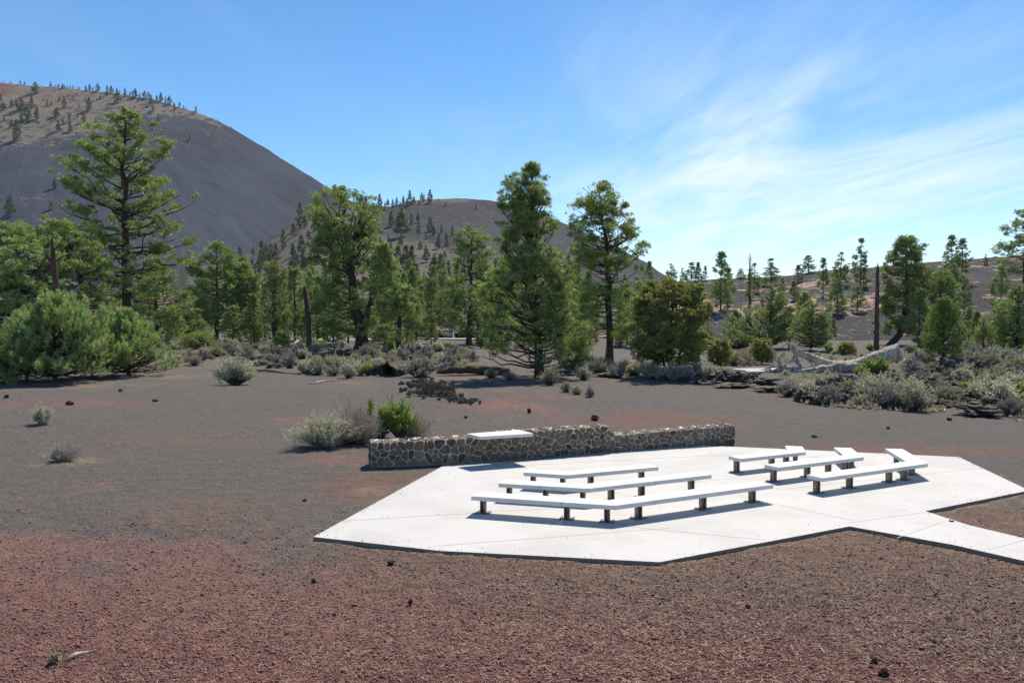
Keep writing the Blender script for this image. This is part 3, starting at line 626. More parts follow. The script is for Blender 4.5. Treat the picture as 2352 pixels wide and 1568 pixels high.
def crown_tree(seed, H, outline, trunk, tr, nbr, size=.26, m=9, width=.035, rise=.28, sub=1.0, drop=.16, gap=.25, bare=0.0, wood='bark', leaf='needle', forks=(), lowbare=0, curl=.25, minL=.35, sides=8, cl=0.0, ct=12, jag=0.0, shoot=0.0):
    """outline: [(z, left radius, right radius)] measured from the trunk line; trunk: [(z, x, y)]"""
    rng = np.random.default_rng(seed); wb, fb = MB(), MB()
    outline = sorted(outline); zo = np.array([o[0] for o in outline])
    zt = np.array([p[0] for p in trunk]); xt = np.array([p[1] for p in trunk]); yt = np.array([p[2] for p in trunk])
    axis = lambda z: np.array([np.interp(z, zt, xt), np.interp(z, zt, yt), z])
    zs = np.linspace(-.3, H * .985, 18)
    tp = np.array([axis(z) for z in zs]); tp[1:-1, :2] += rng.normal(size=(16, 2)) * tr * .18
    rr = tr * (1 - np.clip(zs / H, 0, 1)) ** .75 + .02; rr[0] *= 1.45; rr[1] *= 1.12
    wb.tube(tp, rr, sides, wob=.22, rng=rng)
    for fk in forks:      # extra stems: list of (x, y, z, radius)
        fk = np.array(fk); wb.tube(fk[:, :3], fk[:, 3], sides, wob=.2, rng=rng)
    stems = [(tp, rr)] + [(np.array(f)[:, :3], np.array(f)[:, 3]) for f in forks]
    z0, z1 = zo[0], zo[-1]; C, Dv, TT = [], [], []
    clump = rng.random(3) * 100
    for b in range(nbr):
        u = (b + rng.random()) / nbr; ztip = z0 + (z1 - z0) * u ** .92; phi = b * 2.39996 + rng.normal() * .35
        c = math.cos(phi); rL, rR = np.interp(ztip, zo, [o[1] for o in outline]), np.interp(ztip, zo, [o[2] for o in outline])
        R = rR * (1 + c) / 2 + rL * (1 - c) / 2; R *= rng.uniform(.72, 1.06) if rng.random() > .12 else rng.uniform(.35, .7)
        R -= (cl * .5 + size * .2) if cl > 0 else size * .2
        R *= 1 + jag * rng.uniform(-1.3, .5)
        if R < minL: R = minL
        ax0 = axis(ztip); tip = ax0 + np.array([c * R, math.sin(phi) * R, 0])
        fz = (ztip - z0) / (z1 - z0 + 1e-6)
        up = R * (rise * .4 + rise * 1.9 * fz ** 1.5) * rng.uniform(.6, 1.3)
        zb = max(ztip - up, min(z0, .8) if z0 < 2 else z0 - .6)
        stem = stems[rng.integers(len(stems))] if len(stems) > 1 else stems[0]
        if len(stems) > 1:
            best = min(stems, key=lambda s: np.abs(s[0] - np.array([tip[0], tip[1], zb])).sum(1).min() if s[0][-1, 2] > zb else 99); stem = best
        k = np.argsort(stem[0][:, 2]); st = np.array([np.interp(zb, stem[0][k, 2], stem[0][k, q]) for q in (0, 1)] + [zb])
        L = np.linalg.norm(tip - st)
        s = np.linspace(0, 1, 7)[:, None]
        sag = -np.sin(s * np.pi) * drop * L * (1 - fz * .8)
        pts = st + (tip - st) * s + np.array([0, 0, 1]) * sag + rng.normal(size=(7, 3)) * L * .028 * np.sin(s * np.pi)
        lat = unit(np.cross((tip - st)[None], [[0, 0, 1.0]]))[0]; pts += lat * np.sin(s * np.pi * rng.uniform(.8, 1.6)) * L * rng.normal() * .07
        r0 = min(np.interp(zb, zs, rr) * .42, .018 * L + .02)
        wb.tube(pts, r0 * (1 - s[:, 0] * .85) + .008, 5, cap=False)
        if bare and rng.random() < bare: continue
        ns = int(max(3, min(12, L * 2.3)) * sub); dr = unit((tip - st)[None])[0]
        for q in range(ns):
            f = .34 + .66 * (q + rng.random()) / ns
            if fz > .8: f = .15 + .85 * (q + rng.random()) / ns
            p0 = np.array([np.interp(f, s[:, 0], pts[:, j]) for j in range(3)])
            if mnoise.noise(Vector((p0 * .55 + clump).tolist())) < -gap * .6: continue
            sl = (.18 + .34 * (1.1 - f)) * L * rng.uniform(.6, 1.2) + .18; sl = min(sl, 1.9)
            an = rng.choice([-1, 1]) * rng.uniform(.35, 1.15)
            d = dr * math.cos(an) + lat * math.sin(an) + np.array([0, 0, rng.uniform(-.12, .55) + curl * fz]); d /= np.linalg.norm(d)
            p1 = p0 + d * sl * .55 + rng.normal(size=3) * .05 * sl; p2 = p0 + d * sl + np.array([0, 0, sl * rng.uniform(.0, .3)])
            wb.tube([p0, p1, p2], [.016 + .006 * sl, .012, .006], 3, cap=False)
            if shoot > 0:
                for e_ in (p2, p1, (p1 + p2) / 2 + rng.normal(size=3) * .08):
                    ax_ = unit((d * .5 + [0, 0, .8] + rng.normal(size=3) * .25)[None])[0]; nn_ = 6; f2 = np.linspace(0, 1, nn_)[:, None]
                    C.append(e_ + ax_ * f2 * shoot * rng.uniform(.6, 1.2)); Dv.append(np.repeat(ax_[None], nn_, 0)); TT.append(np.clip(rng.random() * .75 + rng.random(nn_) * .25, 0, 1))
                continue
            if cl > 0:
                nt_ = ct; cen = p1 + (p2 - p1) * rng.uniform(.5, 1.0); cc = cen + rng.normal(size=(nt_, 3)) * [cl * .8, cl * .8, cl * .42] * rng.uniform(.6, 1.15)
                dd = unit(cc - cen + d * cl + [0, 0, cl * .7]); C.append(cc); Dv.append(dd); TT.append(np.clip(rng.random() * .6 + rng.random(nt_) * .4, 0, 1)); continue
            nt_ = max(3, int(sl / (size * .62)) + 2)
            ff = np.linspace(.25, 1.0, nt_)[:, None]; cc = p0 + (p1 - p0) * np.clip(ff * 2, 0, 1) + (p2 - p1) * np.clip(ff * 2 - 1, 0, 1)
            cc = cc + rng.normal(size=cc.shape) * size * .45
            C.append(cc); Dv.append(np.repeat((d + [0, 0, .25])[None], nt_, 0)); TT.append(np.full(nt_, rng.random() * .5) + rng.random(nt_) * .5)
        C.append(pts[-1:]); Dv.append(dr[None] + [[0, 0, .3]]); TT.append(np.array([rng.random()]))
    nt_ = int(6 + H * .8); zz = np.linspace(z1 - max(.6, (z1 - z0) * .07), H, nt_)
    C.append(np.array([axis(z) for z in zz]) + rng.normal(size=(nt_, 3)) * [.06, .06, .03]); Dv.append(np.tile([[0, 0, 1.0]], (nt_, 1))); TT.append(rng.random(nt_))
    C, Dv, TT = np.concatenate(C), np.concatenate(Dv), np.concatenate(TT)
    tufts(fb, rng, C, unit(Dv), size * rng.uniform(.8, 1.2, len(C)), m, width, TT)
    return wb, fb, wood, leaf
def place_tree(name, label, cat, built, loc, group=None, rz=0.0, sc=(1, 1, 1)):
    wb, fb, wood, leaf = built
    root = thing(name, label, cat, tuple(loc), group); root.rotation_euler = (0, 0, rz); root.scale = sc
    link('trunk', wb.mesh('trunk', M[wood], True), root)
    if fb is not None and fb.n: link('crown', fb.mesh('crown', M[leaf]), root)
    return root
def pix_tree(seed, name, label, base, outline, top, tr=None, D=None, hillname=None, lean=None, cat='pine tree', tv=None, forks=None, **kw):
    """a tree standing at a ground point; its measured outline is turned into metres at its own distance"""
    if hillname: p = on_hill(hillname, *base)
    elif D: p = Q(base[0], base[1], D); p[2] = float(gz(p[0], p[1]))
    else: p = G(*base)
    D = p[1]; mp = D / FPX
    zof = lambda v: (CAMH + (HOR - v) * mp) - p[2]
    H = zof(top[1]) - .7 * kw.get('size', .26); tx = lambda u: (u - CX) * mp - p[0]
    tl = [(0, 0, 0)] + [(zof(v), tx(u), 0) for u, v in (tv or [])] + [(H, tx(top[0]), 0)]
    tl = sorted(tl); zz = [q[0] for q in tl]; xx = [q[1] for q in tl]
    ol = []
    for v, uL, uR in outline:
        z = zof(v); x = np.interp(z, zz, xx); ol.append((max(z, .25), max(x - tx(uL), .15), max(tx(uR) - x, .15)))
    fk = []
    for f in (forks or []):
        fk.append([(tx(u), dy, zof(v), r * mp) for u, v, dy, r in f])
    tr = (tr * mp) if tr else H * .018
    b_ = crown_tree(seed, H, ol, tl, tr, forks=fk, **kw)
    return place_tree(name, label, cat, b_, p)

pix_tree(1, 'tall_pine', 'tallest pine with a straight dark trunk and open crown before the big cinder cone', (292, 815),
         [(245, 285, 300), (262, 250, 325), (285, 228, 335), (300, 225, 360), (330, 172, 385), (345, 168, 394), (372, 195, 398), (400, 155, 380), (430, 150, 410), (455, 165, 425), (480, 148, 432), (520, 138, 440),
          (560, 150, 446), (600, 172, 425), (645, 190, 400), (690, 215, 350)], (293, 248), 12, nbr=108, size=.40, m=9, width=.058, rise=.32, gap=.08, sub=1.0, tv=[(292, 500)], drop=.08, cl=.36, ct=17)
pix_tree(2, 'broad_pine', 'broad pale green pine filling the far left edge behind the young pines', (50, 838), [(520, 20, 60), (535, -10, 100), (570, -50, 130), (620, -70, 165), (680, -80, 160), (730, -70, 150), (770, -60, 120)],
         (40, 520), 8, nbr=130, size=.34, m=9, width=.05, rise=.3, gap=.3, leaf='needle_young', cl=.33, ct=13)
pix_tree(3, 'broad_pine', 'rounded pine with drooping grey limbs between the broken red snag and the tallest pine', (205, 832), [(512, 95, 125), (540, 90, 190), (580, 120, 240), (640, 130, 262), (700, 130, 270), (750, 140, 262), (785, 150, 250)],
         (150, 512), 8, nbr=105, size=.34, m=9, width=.05, gap=.15, tv=[(200, 700)], bare=.10, cl=.33, ct=13)
pix_tree(4, 'spreading_pine', 'low spreading pine with crooked bare limbs just to the right of the tallest pine trunk', (360, 795), [(612, 350, 372), (630, 320, 410), (655, 305, 436), (690, 300, 447), (720, 305, 447), (750, 310, 440), (772, 320, 430)],
         (360, 612), 6, nbr=75, size=.36, m=9, width=.055, gap=.15, bare=.12, cl=.35, ct=13)
pix_tree(5, 'young_pine', 'large bushy young pine with long pale needles, left of its twin at the cinder edge', (128, 873), [(690, 105, 150), (715, 80, 205), (745, 50, 225), (780, 15, 236), (810, -8, 245), (840, -20, 250), (862, -5, 245)],
         (125, 690), 4, nbr=150, size=.24, m=9, width=.024, rise=.5, gap=.3, drop=.03, leaf='needle_young', sub=1.0, curl=1.0, jag=.16, shoot=.42)
pix_tree(6, 'young_pine', 'bushy young pine with long pale needles, the one right beneath the tallest pine', (296, 862), [(724, 275, 300), (742, 250, 322), (765, 228, 350), (790, 215, 370), (815, 210, 388), (838, 215, 396), (854, 230, 388)],
         (288, 722), 4, nbr=130, size=.24, m=9, width=.024, rise=.5, gap=.3, drop=.03, leaf='needle_young', sub=1.0, curl=1.0, jag=.16, shoot=.42)
pix_tree(51, 'young_pine', 'lower young pine with long pale needles filling the gap between the two bushiest ones', (212, 868), [(765, 190, 230), (785, 170, 262), (810, 160, 275), (838, 158, 280), (856, 165, 270)],
         (210, 762), 3, nbr=80, size=.24, m=9, width=.024, rise=.5, gap=.3, drop=.03, leaf='needle_young', curl=1.0, jag=.2, shoot=.42)
pix_tree(52, 'young_pine', 'low young pine in front of the broken red snag, left of the bushiest one', (62, 872), [(735, 40, 80), (765, 20, 105), (800, 5, 120), (835, 0, 125), (858, 5, 115)],
         (60, 732), 3, nbr=90, size=.24, m=9, width=.024, rise=.5, gap=.3, drop=.03, leaf='needle_young', curl=1.0, jag=.2, shoot=.42)
pix_tree(7, 'young_pine', 'young pine cut by the left picture edge, low beside the bushiest one', (15, 880), [(770, -20, 40), (800, -60, 60), (840, -80, 75), (868, -70, 70)],
         (8, 765), 4, nbr=100, size=.42, m=14, width=.024, rise=.5, gap=.5, drop=.03, leaf='needle_young', curl=1.0, jag=.16)
pix_tree(8, 'ponderosa_pine', 'round topped pale pine at the foot of the big cone, left of three slender pines', (499, 786), [(561, 480, 508), (575, 466, 525), (592, 456, 540), (607, 428, 545), (630, 437, 548), (655, 440, 550), (690, 434, 545), (725, 440, 545), (758, 448, 552)],
         (500, 561), 5, nbr=85, size=.48, m=9, width=.085, gap=.15, cl=.5, ct=13)
pix_tree(9, 'ponderosa_pine', 'pale yellow-green cone shaped pine close to the right side of the round topped one', (551, 784), [(597, 548, 560), (615, 532, 578), (640, 525, 596), (672, 518, 603), (705, 518, 602), (740, 512, 604), (768, 515, 600)],
         (555, 597), 4, nbr=80, size=.48, m=9, width=.085, gap=.2, cl=.5, ct=13)
pix_tree(10, 'ponderosa_pine', 'dark pine with twin straight trunks side by side, left of the tall grey snag', (632, 794), [(599, 622, 640), (615, 611, 652), (640, 606, 656), (680, 600, 663), (720, 596, 668), (760, 600, 662)],
         (634, 599), 3.5, nbr=110, size=.48, m=10, width=.08, gap=.1, leaf='needle_dark', forks=[[(630, 794, 0, 3.6), (626, 740, .2, 3.2), (627, 680, .1, 2.6), (629, 615, 0, 1)]])
pix_tree(11, 'ponderosa_pine', 'narrow pale green pine directly left of the tall grey snag', (677, 788), [(618, 667, 690), (640, 662, 700), (680, 660, 704), (720, 656, 702), (762, 660, 700)], (678, 618), 3, nbr=90, size=.48, m=10, width=.08, gap=.2)
pix_tree(12, 'slender_pine', 'slender sparse pine showing just behind the tall grey snag', (715, 782), [(625, 709, 722), (650, 704, 731), (700, 700, 736), (745, 703, 733)], (714, 625), 2.2, nbr=55, size=.5, m=8, width=.085, gap=.1)
pix_tree(13, 'forked_pine', 'big old pine with a forked dark trunk and wide flat crown before the ridge', (829, 806),
         [(443, 770, 830), (455, 722, 855), (470, 706, 872), (490, 703, 888), (515, 702, 894), (535, 700, 893), (560, 706, 885), (590, 718, 870), (620, 735, 880), (650, 742, 890), (690, 722, 890), (735, 728, 890), (778, 758, 900)],
         (795, 446), 14, nbr=120, size=.38, m=9, width=.06, gap=.15, rise=.4, drop=.05, cl=.42, ct=18, tv=[(828, 770), (812, 700), (809, 640), (806, 580), (790, 540)],
         forks=[[(829, 770, 0, 11), (840, 735, -.3, 8), (852, 700, -.4, 6), (862, 655, -.3, 4), (868, 620, 0, 2)], [(809, 640, 0, 6), (812, 580, .3, 5), (818, 530, .3, 4), (835, 490, 0, 2.4), (845, 460, 0, 1)]])
pix_tree(14, 'ponderosa_pine', 'shorter full pine with a black trunk base, right beside the forked old pine', (918, 812), [(568, 862, 885), (595, 850, 905), (640, 852, 932), (680, 852, 955), (720, 858, 970), (755, 868, 966), (785, 880, 950)],
         (880, 568), 6.5, nbr=90, size=.38, m=9, width=.06, gap=.2, cl=.40, ct=14, tv=[(916, 740), (905, 660)])
pix_tree(15, 'ponderosa_pine', 'irregular grey-green pine with crooked limbs, left behind the pointed pine in the middle', (1078, 792), [(524, 1072, 1100), (540, 1052, 1128), (568, 1040, 1140), (620, 1036, 1142), (680, 1030, 1142), (720, 1018, 1142), (748, 1052, 1140), (768, 1060, 1140)],
         (1084, 524), 6, nbr=85, size=.42, m=9, width=.07, gap=.08, bare=.12, cl=.42, ct=13)
pix_tree(16, 'slender_pine', 'thin dark pine behind the far footpath, left of the walking person', (987, 776), [(640, 981, 994), (665, 974, 1006), (700, 968, 1014), (745, 966, 1010)], (987, 638), 2.4, nbr=55, size=.55, m=8, width=.1, leaf='needle_dark')
pix_tree(17, 'slender_pine', 'grey-green pine rising right behind the walking person', (1040, 775), [(640, 1030, 1050), (680, 1018, 1062), (730, 1012, 1068), (758, 1014, 1062)], (1038, 636), 2.6, nbr=70, size=.55, m=8, width=.1)
pix_tree(18, 'pointed_pine', 'full pointed pine with a dense deep green crown, right of the lava heap', (1240, 866),
         [(386, 1216, 1225), (400, 1200, 1236), (415, 1182, 1254), (435, 1163, 1262), (460, 1150, 1273), (490, 1146, 1274), (520, 1150, 1284), (550, 1142, 1290), (585, 1132, 1300), (620, 1112, 1322), (660, 1100, 1338), (700, 1091, 1342),
          (740, 1090, 1345), (790, 1096, 1348), (826, 1108, 1345)], (1221, 385), 10, nbr=185, size=.36, m=10, width=.036, rise=.7, gap=.18, drop=.04, tv=[(1226, 700), (1221, 520)], curl=.6, sub=1.05, cl=.24, ct=13, jag=.25, minL=.15)
pix_tree(19, 'open_pine', 'tall open crowned pine with sky showing between its limbs, right of the pointed pine', (1400, 837),
         [(423, 1355, 1390), (437, 1330, 1420), (458, 1318, 1432), (485, 1318, 1445), (510, 1306, 1460), (535, 1300, 1474), (562, 1302, 1478), (590, 1308, 1476), (625, 1320, 1462), (660, 1322, 1462), (700, 1328, 1468), (740, 1332, 1462), (775, 1345, 1450)],
         (1372, 424), 9, nbr=120, size=.33, m=9, width=.044, rise=.35, gap=.12, cl=.32, ct=18, tv=[(1398, 700), (1393, 560)])
jf = [[(1540 + dx, 862, dy, 3), (1540 + dx * 3, 810, dy * 2, 2.6), (1540 + dx * 6, 750, dy * 3, 2), (1540 + dx * 7, 690, dy * 3, .8)] for dx, dy in ((-6, .3), (-3, -.4), (3, .4), (6, -.3), (8, .1))]
pix_tree(20, 'juniper', 'wide round olive juniper with many thin stems, right of the open crowned pine', (1540, 863),
         [(656, 1492, 1600), (672, 1468, 1614), (695, 1454, 1630), (730, 1448, 1638), (770, 1446, 1640), (810, 1454, 1634), (838, 1475, 1618)], (1545, 655), 4, cat='juniper', nbr=210, size=.19, m=13, width=.045, rise=.35, gap=.30, drop=.0, cl=.20, ct=15, jag=.25, forks=jf, leaf='juniper', sub=1.5, curl=.5)
pix_tree(21, 'young_pine', 'bright green young pine at the right foot of the pointed middle pine', (1322, 858), [(752, 1305, 1328), (785, 1284, 1350), (820, 1280, 1358), (845, 1290, 1350)], (1318, 745), 2.4, nbr=70, size=.26, m=11, width=.03, rise=.7, gap=.6, leaf='needle_bright', curl=.5)
pix_tree(22, 'oak_like_pine', 'rounded pine with a thick crooked dark trunk, behind the bare crown of the fallen tree', (1767, 800), [(656, 1764, 1782), (670, 1752, 1796), (690, 1735, 1806), (712, 1716, 1810), (730, 1682, 1814), (748, 1670, 1813), (768, 1668, 1804), (784, 1680, 1798)],
         (1772, 655), 5.5, nbr=120, size=.30, m=10, width=.055, rise=.5, gap=.2, tv=[(1770, 740)], forks=[[(1767, 785, 0, 5), (1750, 770, .3, 3.5), (1735, 755, .5, 2.6), (1715, 735, .3, 1.4)]])
pix_tree(23, 'ponderosa_pine', 'bushy pine with low sweeping limbs, to the right of the crooked trunked pine', (1862, 806), [(695, 1852, 1884), (712, 1832, 1902), (740, 1822, 1908), (765, 1812, 1914), (790, 1816, 1912)], (1866, 694), 3.6, nbr=110, size=.30, m=10, width=.055, rise=.35, gap=.15)
pix_tree(24, 'ponderosa_pine', 'small pale pine peeping over the bushy pine behind the fallen tree', (1846, 786), [(674, 1842, 1852), (690, 1832, 1862), (720, 1826, 1868), (750, 1826, 1864)], (1847, 672), 2.2, nbr=55, size=.38, m=9, width=.07)
pix_tree(25, 'ponderosa_pine', 'large dark pine leaning over beside the tall bare snag near the fallen log', (2045, 792), [(546, 2060, 2096), (561, 2056, 2102), (576, 2048, 2122), (590, 2045, 2126), (606, 2030, 2116), (624, 2022, 2132), (645, 2023, 2142), (675, 2024, 2138), (705, 2023, 2126), (735, 2027, 2114), (766, 2033, 2105)],
         (2079, 546), 7.5, nbr=120, size=.40, m=9, width=.06, gap=.15, cl=.42, ct=17, tv=[(2068, 765), (2076, 720), (2082, 650)], leaf='needle_dark')
pix_tree(26, 'young_pine', 'bright green young pine with a bare lower trunk, right of the fallen log among sagebrush', (2165, 842), [(690, 2161, 2174), (706, 2144, 2192), (728, 2136, 2204), (752, 2126, 2211), (776, 2114, 2217), (797, 2118, 2216), (812, 2128, 2210)],
         (2167, 688), 3, nbr=110, size=.27, m=11, width=.034, rise=.6, gap=.5, leaf='needle_bright', curl=.5)
pix_tree(27, 'ponderosa_pine', 'wide grey-green pine right behind the bright young pine', (2155, 792), [(618, 2150, 2168), (640, 2132, 2190), (675, 2126, 2200), (715, 2122, 2202), (755, 2130, 2196)], (2160, 617), 4, nbr=110, size=.45, m=9, width=.08)
pix_tree(28, 'ponderosa_pine', 'dense pine at the right picture edge, low behind the sagebrush', (2335, 812), [(655, 2325, 2352), (690, 2300, 2368), (722, 2288, 2382), (760, 2274, 2385), (795, 2278, 2375)], (2338, 652), 5, nbr=140, size=.34, m=10, width=.055, bare=.08)
pix_tree(29, 'small_pine', 'small pine standing left of the dense pine at the right edge', (2259, 813), [(733, 2254, 2264), (760, 2242, 2275), (792, 2238, 2278)], (2258, 731), 2, nbr=50, size=.32, m=9, width=.05)
pix_tree(30, 'small_pine', 'small bright green pine beside the bleached log ends, below the twin trunked pine', (646, 812), [(765, 640, 655), (780, 628, 666), (795, 624, 672), (803, 626, 670)], (648, 763), 2, nbr=45, size=.26, m=10, width=.045, leaf='needle_bright', gap=.5)
pix_tree(31, 'small_pine', 'little round bright green pine on the dark cinders, below the walking person', (1105 - 0, 800), [(779, 1098, 1112), (787, 1094, 1118), (795, 1096, 1114)], (1106, 776), 1.2, nbr=26, size=.24, m=10, width=.05, leaf='needle_bright', gap=.6)
pix_tree(32, 'small_pine', 'little bright green pine in front of the far footpath near the small round one', (1026, 806), [(792, 1018, 1034), (800, 1016, 1038)], (1026, 788), 1.2, nbr=26, size=.24, m=10, width=.045, leaf='needle_bright', gap=.6)
pix_tree(33, 'low_pine', 'low pine with drooping boughs near the thicket edge, right of the young pines', (470, 812), [(766, 440, 470), (775, 405, 485), (785, 395, 490), (796, 400, 480)], (455, 763), 2.5, nbr=50, size=.26, m=10, width=.045, gap=.4)
pix_tree(34, 'shrubby_pine', 'rounded dark green shrub pine right beside the olive juniper', (1655, 848), [(783, 1640, 1668), (800, 1628, 1678), (822, 1626, 1680), (838, 1632, 1676)], (1654, 782), 2, nbr=90, size=.2, m=11, width=.045, leaf='juniper', gap=.5, rise=.6)
pix_tree(35, 'shrubby_pine', 'rounded dark green shrub pine at the foot of the crooked trunked pine', (1750, 836), [(782, 1738, 1762), (798, 1728, 1775), (815, 1728, 1776), (826, 1734, 1772)], (1750, 780), 2, nbr=80, size=.2, m=11, width=.045, leaf='juniper', gap=.5, rise=.6)
pix_tree(36, 'shrubby_pine', 'rounded olive shrub pine between the fallen tree and the cinder slope', (1945, 815), [(790, 1935, 1955), (800, 1922, 1966), (810, 1922, 1966)], (1945, 789), 1.5, nbr=60, size=.2, m=11, width=.045, leaf='juniper', gap=.5, rise=.6)
pix_tree(37, 'edge_pine', 'sparse limbed pine cut by the right picture edge, high on the cinder slope', (2356, 662), [(488, 2335, 2385), (512, 2318, 2400), (532, 2300, 2400), (545, 2325, 2405), (572, 2282, 2410), (585, 2300, 2415), (605, 2295, 2420), (630, 2308, 2400)],
         (2352, 484), 5, hillname='cinder_slope', nbr=70, size=.5, m=9, width=.085, gap=.08, rise=.15, cl=.5, ct=12)

# generic trees, one set for the near slope, one for the far hills
def proto(seed, H, R, base, nbr, size, m, width, leaf, top=.2, **kw):
    rng = np.random.default_rng(seed); z0 = H * base
    prof = [(z0, R * .75, R * .75), (z0 + (H - z0) * .2, R, R * .9), (z0 + (H - z0) * .5, R * .72, R * .85), (z0 + (H - z0) * .8, R * .45, R * .4), (H * .985, R * top * .5, R * top * .5)]
    prof = [(z, l * rng.uniform(.8, 1.15), r * rng.uniform(.8, 1.15)) for z, l, r in prof]
    return crown_tree(seed, H, prof, [(0, 0, 0), (H, rng.normal() * .3, 0)], H * .015, nbr, size, m, width, leaf=leaf, sides=6, **kw)
SLOPE_P, FAR_P = [], []
def meshes(b, tag_):
    return (b[0].mesh('trunk_' + tag_, M[b[2]], True), b[1].mesh('crown_' + tag_, M[b[3]]))
for k in range(8):
    SLOPE_P.append(meshes(proto(100 + k, 15, [3.9, 3.4, 4.3, 3.6, 3.2, 4.1, 3.6, 4.5][k], [.10, .06, .16, .03, .07, .08, .2, .04][k], [66, 70, 56, 76, 66, 70, 52, 80][k], .42, 7, .09, 'needle' if k % 3 else 'needle_dark',
                                [.2, .15, .5, .1, .2, .4, .3, .15][k], gap=.2, sub=1.0, cl=.42, ct=12), 'slope'))
for k in range(8):
    FAR_P.append(meshes(proto(200 + k, 13, [3.4, 3.0, 3.8, 2.8, 3.2, 3.6, 2.9, 4.0][k], [.06, .03, .1, .02, .05, .06, .12, .03][k], 44, .8, 6, .26, 'needle_far', [.4, .2, .6, .2, .3, .5, .4, .3][k], gap=.3, sub=.6, cl=.42, ct=6), 'far'))
def hill_tree(kind, hillname, u, vb, hpx, wpx, label, group=None, k=None, name='pine'):
    p = on_hill(hillname, u, vb); D = p[1]; Hm = hpx * D / FPX; rng = random.Random(int(u * 31 + vb * 7))
    pool, H0, R0 = (SLOPE_P, 15, 3.5) if kind == 'slope' else (FAR_P, 13, 3.35)
    k = rng.randrange(8) if k is None else k; s = Hm / H0; sw_ = (wpx * D / FPX) / (2 * R0) if wpx else s * rng.uniform(.85, 1.2)
    if kind == 'slope': sw_ *= 1.2
    root = thing(name, label, 'pine tree', (p[0], p[1], p[2] - .15), group); root.scale = (sw_, sw_, s); root.rotation_euler = (0, 0, rng.uniform(0, 6.28))
    link('trunk', pool[k][0], root); link('crown', pool[k][1], root)
SL = [  # u, base v, height, width, label
    (1543, 641, 45, 26, 'dark pine on the low saddle where the two hills meet'),
    (1567, 646, 32, 14, 'small thin pine on the slope crest between a dark round pine and a pair'),
    (1588, 655, 53, 27, 'left pine of the close pair casting shadows below the slope crest'),
    (1605, 656, 54, 22, 'right pine of the close pair casting shadows below the slope crest'),
    (1620, 640, 33, 14, 'short pine on the crest left of the big twin pines'),
    (1655, 716, 138, 46, 'large dense pine on the slope, taller of two touching left of the dead topped pine'),
    (1673, 708, 94, 34, 'narrow shorter pine touching the right side of the large dense pine on the slope'),
    (1702, 639, 24, 18, 'tiny dark pine on the slope crest left of the dead topped pine'),
    (1732, 674, 70, 30, 'bushy pine right behind the dead topped pine'),
    (1771, 655, 62, 40, 'symmetrical dark tiered pine on the crest, right of the dead topped pine'),
    (1797, 679, 42, 16, 'thin young pine below the tiered dark pine on the slope'),
    (1826, 690, 46, 26, 'small pale round pine in the middle of the cinder slope'),
    (1833, 648, 40, 26, 'dark pine just under the crest, left of the lone one on the skyline'),
    (1857, 628, 42, 30, 'round crowned pine standing alone on the skyline of the cinder slope'),
    (1891, 684, 92, 30, 'slender pine with a long bare trunk in an orange grass patch on the slope'),
    (1924, 718, 90, 36, 'pine with shadow pooled at its foot, lowest of three in the orange grass patches'),
    (1929, 655, 76, 36, 'pine on the crest with a drooping crown left of the tallest skyline pine'),
    (1976, 658, 110, 38, 'tallest thin pine rising over the slope crest, left of the bare snag'),
    (1970, 713, 58, 32, 'small leafy pine with two stems in the orange grass left of the bare snag'),
    (1916, 768, 38, 18, 'tiny pine low on the cinder slope, alone on a pale patch'),
    (2112, 690, 84, 34, 'pale pine behind the right side of the leaning dark pine'),
    (2187, 640, 100, 36, 'left tall pine of the twin pair on the right skyline'),
    (2210, 648, 100, 38, 'right tall pine of the twin pair on the right skyline'),
    (2195, 660, 54, 34, 'short full pine below the twin pair on the right skyline'),
    (2218, 722, 90, 34, 'pine with a round dark shadow, below the twin pair on bare cinders'),
    (2264, 609, 25, 12, 'tiny pine on the skyline between the twin pair and the edge pine'),
    (2301, 690, 80, 38, 'soft grey-green pine above the dense pine at the right edge'),
    (2140, 676, 54, 30, 'pale green pine between the leaning dark pine and the twin pair'),
    (1490, 655, 60, 28, 'grey pine between the open crowned pine and the slope saddle')]
for i, (u, vb, hp, wp, lb) in enumerate(SL): hill_tree('slope', 'cinder_slope', u, vb, hp, wp, lb, 'pines on the cinder slope', k=i % 8)
